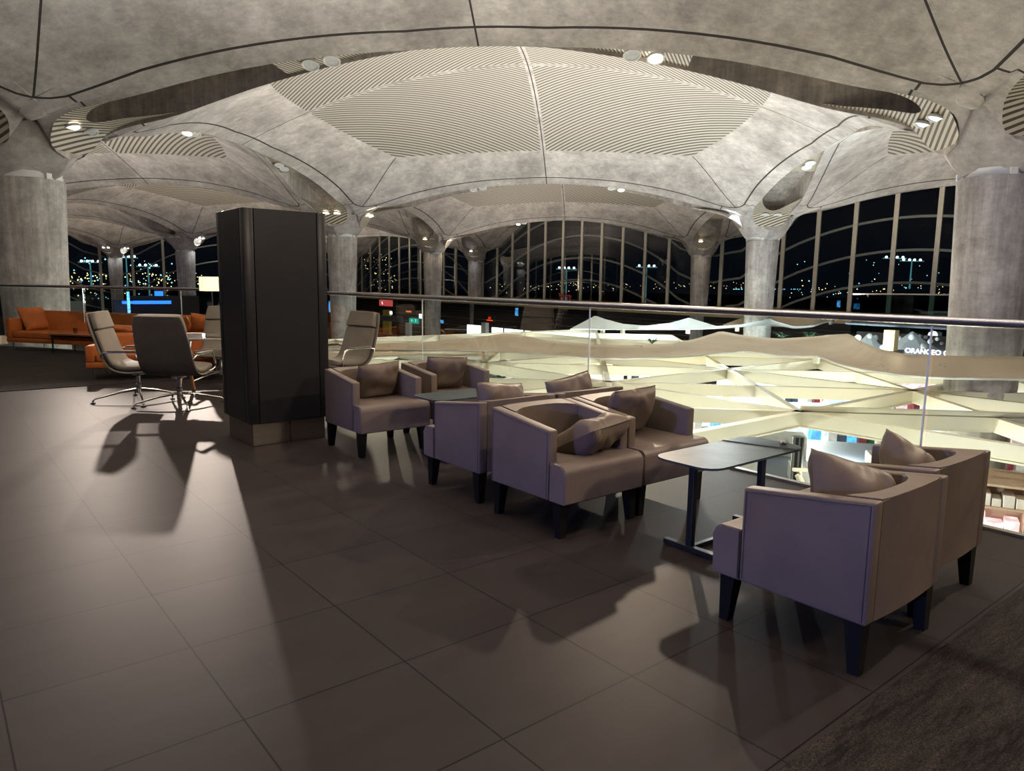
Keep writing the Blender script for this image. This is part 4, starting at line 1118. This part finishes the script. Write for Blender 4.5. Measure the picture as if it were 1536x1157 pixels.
for gx in range(6):
    for gy in range(6):
        x = 9.5+gx*4.5; y = 1.2+gy*4.7; rr = random.Random(kk*3+1); w = rr.uniform(2.4, 3.2); kk += 1
        if any((Vector((x, y, 0))-Vector((p.x, p.y, 0))).length < 2.6 for p in nodes.values()) or (x < 20 and y < 4.5) or (abs(x-16.0) < 4.8 and abs(y-6.9) < 4.8): continue
        root = empty('shop_kiosk', (x+rr.uniform(-.3, .3), y+rr.uniform(-.3, .3), HALLZ), rr.uniform(-.2, .2)-YAW)
        bm = BM(); box(bm, -w/2, w/2, -.6, .6, 0, 1.1, .02); obj('counter', bm, 'white_paint', root)
        bm = BM(); box(bm, -w/2, w/2, .3, .6, 1.1, 3.0); obj('light_wall', bm, kinds[kk % 7], root)
        for t in range(7):
            bm = BM(); xx = -w/2+w*(t+.5)/7; box(bm, xx-w*.055, xx+w*.055, -.3, .1, 1.1, 1.1+rr.uniform(.3, 1.5), .01); obj('goods', bm, rr.choice(['navy_panel', 'paper_white', 'case_red', 'plant_green', 'black_metal', 'screen_blue', 'display_warm']), root)
        tag(root, 'lit shop counter with goods glimpsed between the cream beams', 'shop counter', 'shop counters below the beams')
root = empty('shop_roof', (16.0, 6.9, -2.9), -YAW-.25)
bm = BM(); box(bm, -3.4, 3.2, -3.0, 2.6, 0, .18, .02); obj('roof_slab', bm, 'navy_panel', root)
for k, (x, y, w_, d_, h_) in enumerate(((-1.6, -1.9, 1.5, .9, .5), (.4, -2.0, 1.1, .7, .35), (1.9, -1.6, .8, .8, .6), (-.2, .6, 1.4, .8, .5))):
    bm = BM(); box(bm, x-w_/2, x+w_/2, y-d_/2, y+d_/2, .18, .18+h_, .02); obj('duct', bm, 'grey_counter', root)
bm = BM(); box(bm, -3.2, 3.0, -2.8, 2.4, HALLZ+2.9, 0); obj('wall', bm, 'navy_panel', root)
tag(root, 'dark blue flat kiosk roof with grey ducts below the nearest beams', 'roof')
# potted greenery peeking above the far beams
for (px, py, D, lab) in ((978, 516, 27, 'small green palm tip above the tan canopy at centre'), (1173, 508, 30, 'small green shrub tip above the tan canopy, left of two at right'), (1214, 507, 30, 'small green shrub tip above the tan canopy, right of two'), (748, 575, 20, 'dark green foliage below the beams beside the far armchair')):
    p = at_d(px, py, D); bm = BM(); rr = random.Random(px)
    for k in range(26):
        a = rr.uniform(0, 2*PI); l = rr.uniform(.25, .5); up = rr.uniform(-.1, .5)
        tip = Vector((math.cos(a)*l, math.sin(a)*l, up*l+.1)); s = Vector((-math.sin(a), math.cos(a), 0))*.04; mpt = tip*.5+UP*.08
        f = [bm.verts.new(v) for v in (Vector((0, 0, 0)), mpt+s, tip, mpt-s)]; bm.faces.new(f)
    root = empty('potted_plant', p); obj('foliage', bm, 'plant_green', root); bm = BM(); tube(bm, [(0, 0, -2.2), (0, 0, .05)], .03, 6); obj('stem', bm, 'brown_wood', root)
    bm = BM(); lathe(bm, [(.2, -2.9+.0), (.28, -2.2)], 14); obj('pot', bm, 'white_paint', root)
    bm = BM(); box(bm, -.4, .4, -.4, .4, HALLZ-p.z, -2.9); obj('stand', bm, 'grey_counter', root)
    tag(root, lab, 'plant')
# blue glowing roof and strip seen through the far left windows
panel(197, 245, 452, 457, 60, 'blue_strip', 'long glowing blue strip seen above the orange sofa', 'light_strip', .3, 'light strip') if False else None
def ypanel(px0, px1, py0, py1, Y, mat, label, name, cat, th=.3):
    a = at_y(px0, py0, Y); b_ = at_y(px1, py1, Y)
    bm = BM(); box(bm, -(b_.x-a.x)/2, (b_.x-a.x)/2, 0, th, 0, a.z-b_.z); return tag(obj(name, bm, mat, None, loc=((a.x+b_.x)/2, Y, b_.z)), label, cat)
ypanel(201, 257, 451.5, 456, 62, 'blue_strip', 'long glowing blue strip seen above the orange sofa', 'light_strip', 'light strip')
ypanel(184, 200, 452, 456, 62, 'blue_strip', 'short glowing blue strip left of the long one', 'light_strip', 'light strip')
ypanel(191, 196, 438, 470, 61, 'cyan_strip', 'tall narrow cyan lit totem above the orange sofa', 'totem', 'totem')
ypanel(233, 245, 437, 444, 62, 'blue_strip', 'small square blue sign above the blue strip', 'wall_sign', 'sign')
ypanel(91, 102, 422, 430, 70, 'blue_strip', 'small blue light panel beside the broad left column', 'wall_sign', 'sign')
ypanel(92, 103, 441, 447, 70, 'blue_strip', 'lower small blue light panel beside the broad left column', 'wall_sign', 'sign')
ypanel(196, 300, 444, 480, 64, 'dark_wall', 'long dark kiosk wall behind the orange sofas', 'kiosk_wall', 'wall')
ypanel(170, 192, 450, 472, 64, 'navy_panel', 'dark box kiosk left of the cyan totem', 'kiosk_wall', 'wall')
ypanel(90, 130, 452, 478, 64, 'grey_counter', 'grey kiosk beyond the sofa next to the broad left column', 'kiosk_wall', 'wall')
ypanel(-30, 12, 507, 516, 17.6, 'box_cream', 'pale low box at the far left edge below the handrail', 'low_counter', 'counter', .6)
for k, px in enumerate((843, 853)):
    p = at_x(px, 454, 48.2); root = empty('toy_figure', (p.x, p.y, FZ)); bm = BM()
    tube(bm, [(0, -.35, .42), (0, -.1, .5), (0, .25, .46), (0, .42, .72), (0, .5, .74)], [.05, .14, .13, .07, .04], 8); obj('body', bm, 'sign_red_matt', root, 60)
    for sx, sy in ((-.06, -.2), (.06, -.2), (-.06, .2), (.06, .2)):
        bm = BM(); tube(bm, [(sx, sy, 0), (sx, sy*.9, .45)], .035, 6); obj('leg', bm, 'sign_red_matt', root)
    tag(root, 'small red four-legged figure on the wooden ledge, '+('left' if k == 0 else 'right')+' of the pair', 'figure', 'red figures on the ledge')
# track spotlight fixed under the near beam
p = Vector((0, 0, 0)); a = at_z(1200, 705, -1.16); root = empty('track_spotlight', a)
bm = BM(); box(bm, -.10, .10, -.03, .03, -.02, .02); obj('mount', bm, 'cream_steel', root, rot=(0, 0, -.7))
bm = BM(); tube(bm, [(0, 0, 0), (0, 0, -.10)], .012, 8); obj('stem', bm, 'cream_steel', root)
q = (Vector((.25, -.35, -.9))).normalized(); c0 = Vector((0, 0, -.12))
bm = BM(); tube(bm, [c0-q*.05, c0+q*.13], .045, 16); hd = obj('head', bm, 'cream_steel', root, 40)
bm = BM(); tube(bm, [c0+q*.125, c0+q*.135], .040, 16); obj('lens', bm, 'display_cool', hd)
tag(root, 'cream track spotlight hanging under the near beam behind the small table', 'spotlight')
a = at_z(1301, 612, -.95); root = empty('security_camera', a); bm = BM(); tube(bm, [(0, 0, 0), (-.10, -.09, 0)], .05, 14); obj('housing', bm, 'white_paint', root); bm = BM(); tube(bm, [(-.10, -.09, 0), (-.11, -.10, 0)], .035, 14); obj('lens', bm, 'black_metal', root)
tag(root, 'small round security camera on the side of a cream beam at right', 'camera')

# ------------------------------------------------------------------ light
w = bpy.data.worlds.new('night'); scn.world = w; w.use_nodes = True
bg = w.node_tree.nodes['Background']; bg.inputs[0].default_value = (.05, .07, .11, 1); bg.inputs[1].default_value = .05

def area(loc, tgt, sx, sy, power, col, name='lamp_light'):
    ld = bpy.data.lights.new(name, 'AREA'); ld.shape = 'RECTANGLE'; ld.size = sx; ld.size_y = sy; ld.energy = power; ld.color = col
    o = bpy.data.objects.new(name, ld); COL.objects.link(o); o.location = loc
    o.rotation_euler = (Vector(tgt)-Vector(loc)).to_track_quat('-Z', 'Y').to_euler(); return o
# added uplights wash the vaults, one below each, with no fixtures there
for (i, j) in bays:
    c = G(i+.5, j+.5)
    if c.x < 53 and c.x > 43: c.x = 41.5
    if c.x > 50 or c.y > 98 or c.x < -15: continue
    pw = 5200; col = (1, .90, .80); z = .15
    if (i, j) == (-1, 0): continue
    if (i, j) == (0, 0): pw = 4600
    if (i, j) == (0, 1): pw = 9000; col = (.90, 1, .95)
    if c.y > 45: pw = 3600; col = (1, .84, .68)
    if c.x > 30: pw = 3200; col = (1, .86, .72)
    spot(Vector((c.x, c.y, z)), Vector((c.x, c.y, 9)), pw, col, 165, .6, .8)
spot(Vector((2.36, 4.25, 2.06)), Vector((2.0, 3.9, 9)), 29000, (1, .92, .85), 152, .25, .9)  # added uplight over the pillar top, brightens the nearest vault
spot(Vector((30, 3, .5)), (19, 11, 8), 5200, (.90, 1, .97), 110, .5, .9)  # added cool uplight, brightens the right part of the middle vault
# added blue glowing panel and spot, out of view, tint the chairs' left sides
spot((-9.6, -2.2, 1.9), (2.7, .2, .35), 3200, (.28, .35, 1), 30, .25, .5)  # added narrow blue spot aimed at the armchairs
root = empty('added_blue_panel', (-10, -2, 0)); bm = BM(); box(bm, -.2, 0, -2.2, 2.2, .2, 2.9, .02); obj('frame', bm, 'black_metal', root)
bm = BM(); box(bm, 0, .02, -2.1, 2.1, .4, 2.8); obj('display', bm, 'blue_fill_glow', root); tag(root, 'added unseen blue glowing panel far left of the lounge, tinting the chairs', 'screen')
# shop lights under the lattice, shining on the beams
for (x, y, pw) in ((9.6, 1.5, 260), (9, 6.5, 260), (13, 3.5, 260), (13, 9, 260), (17, 6, 260), (17, 12, 260), (9, 12, 260), (21, 9, 260), (21, 3, 260), (14, 17, 260), (26, 12, 260), (25, 18, 260), (20, 22, 260), (30, 20, 260)):
    ld = bpy.data.lights.new('shop_light', 'POINT'); ld.energy = pw; ld.color = (1, .96, .80); ld.shadow_soft_size = .35
    o = bpy.data.objects.new('shop_light', ld); COL.objects.link(o); o.location = (x, y, -2.3)
for (x, y) in ((21, 19.5), (23.5, 17.5), (26.5, 14.5), (29, 12.5)):
    ld = bpy.data.lights.new('shop_light', 'POINT'); ld.energy = 520; ld.color = (.85, .97, 1); ld.shadow_soft_size = .3
    o = bpy.data.objects.new('shop_light', ld); COL.objects.link(o); o.location = (x, y, -1.15)
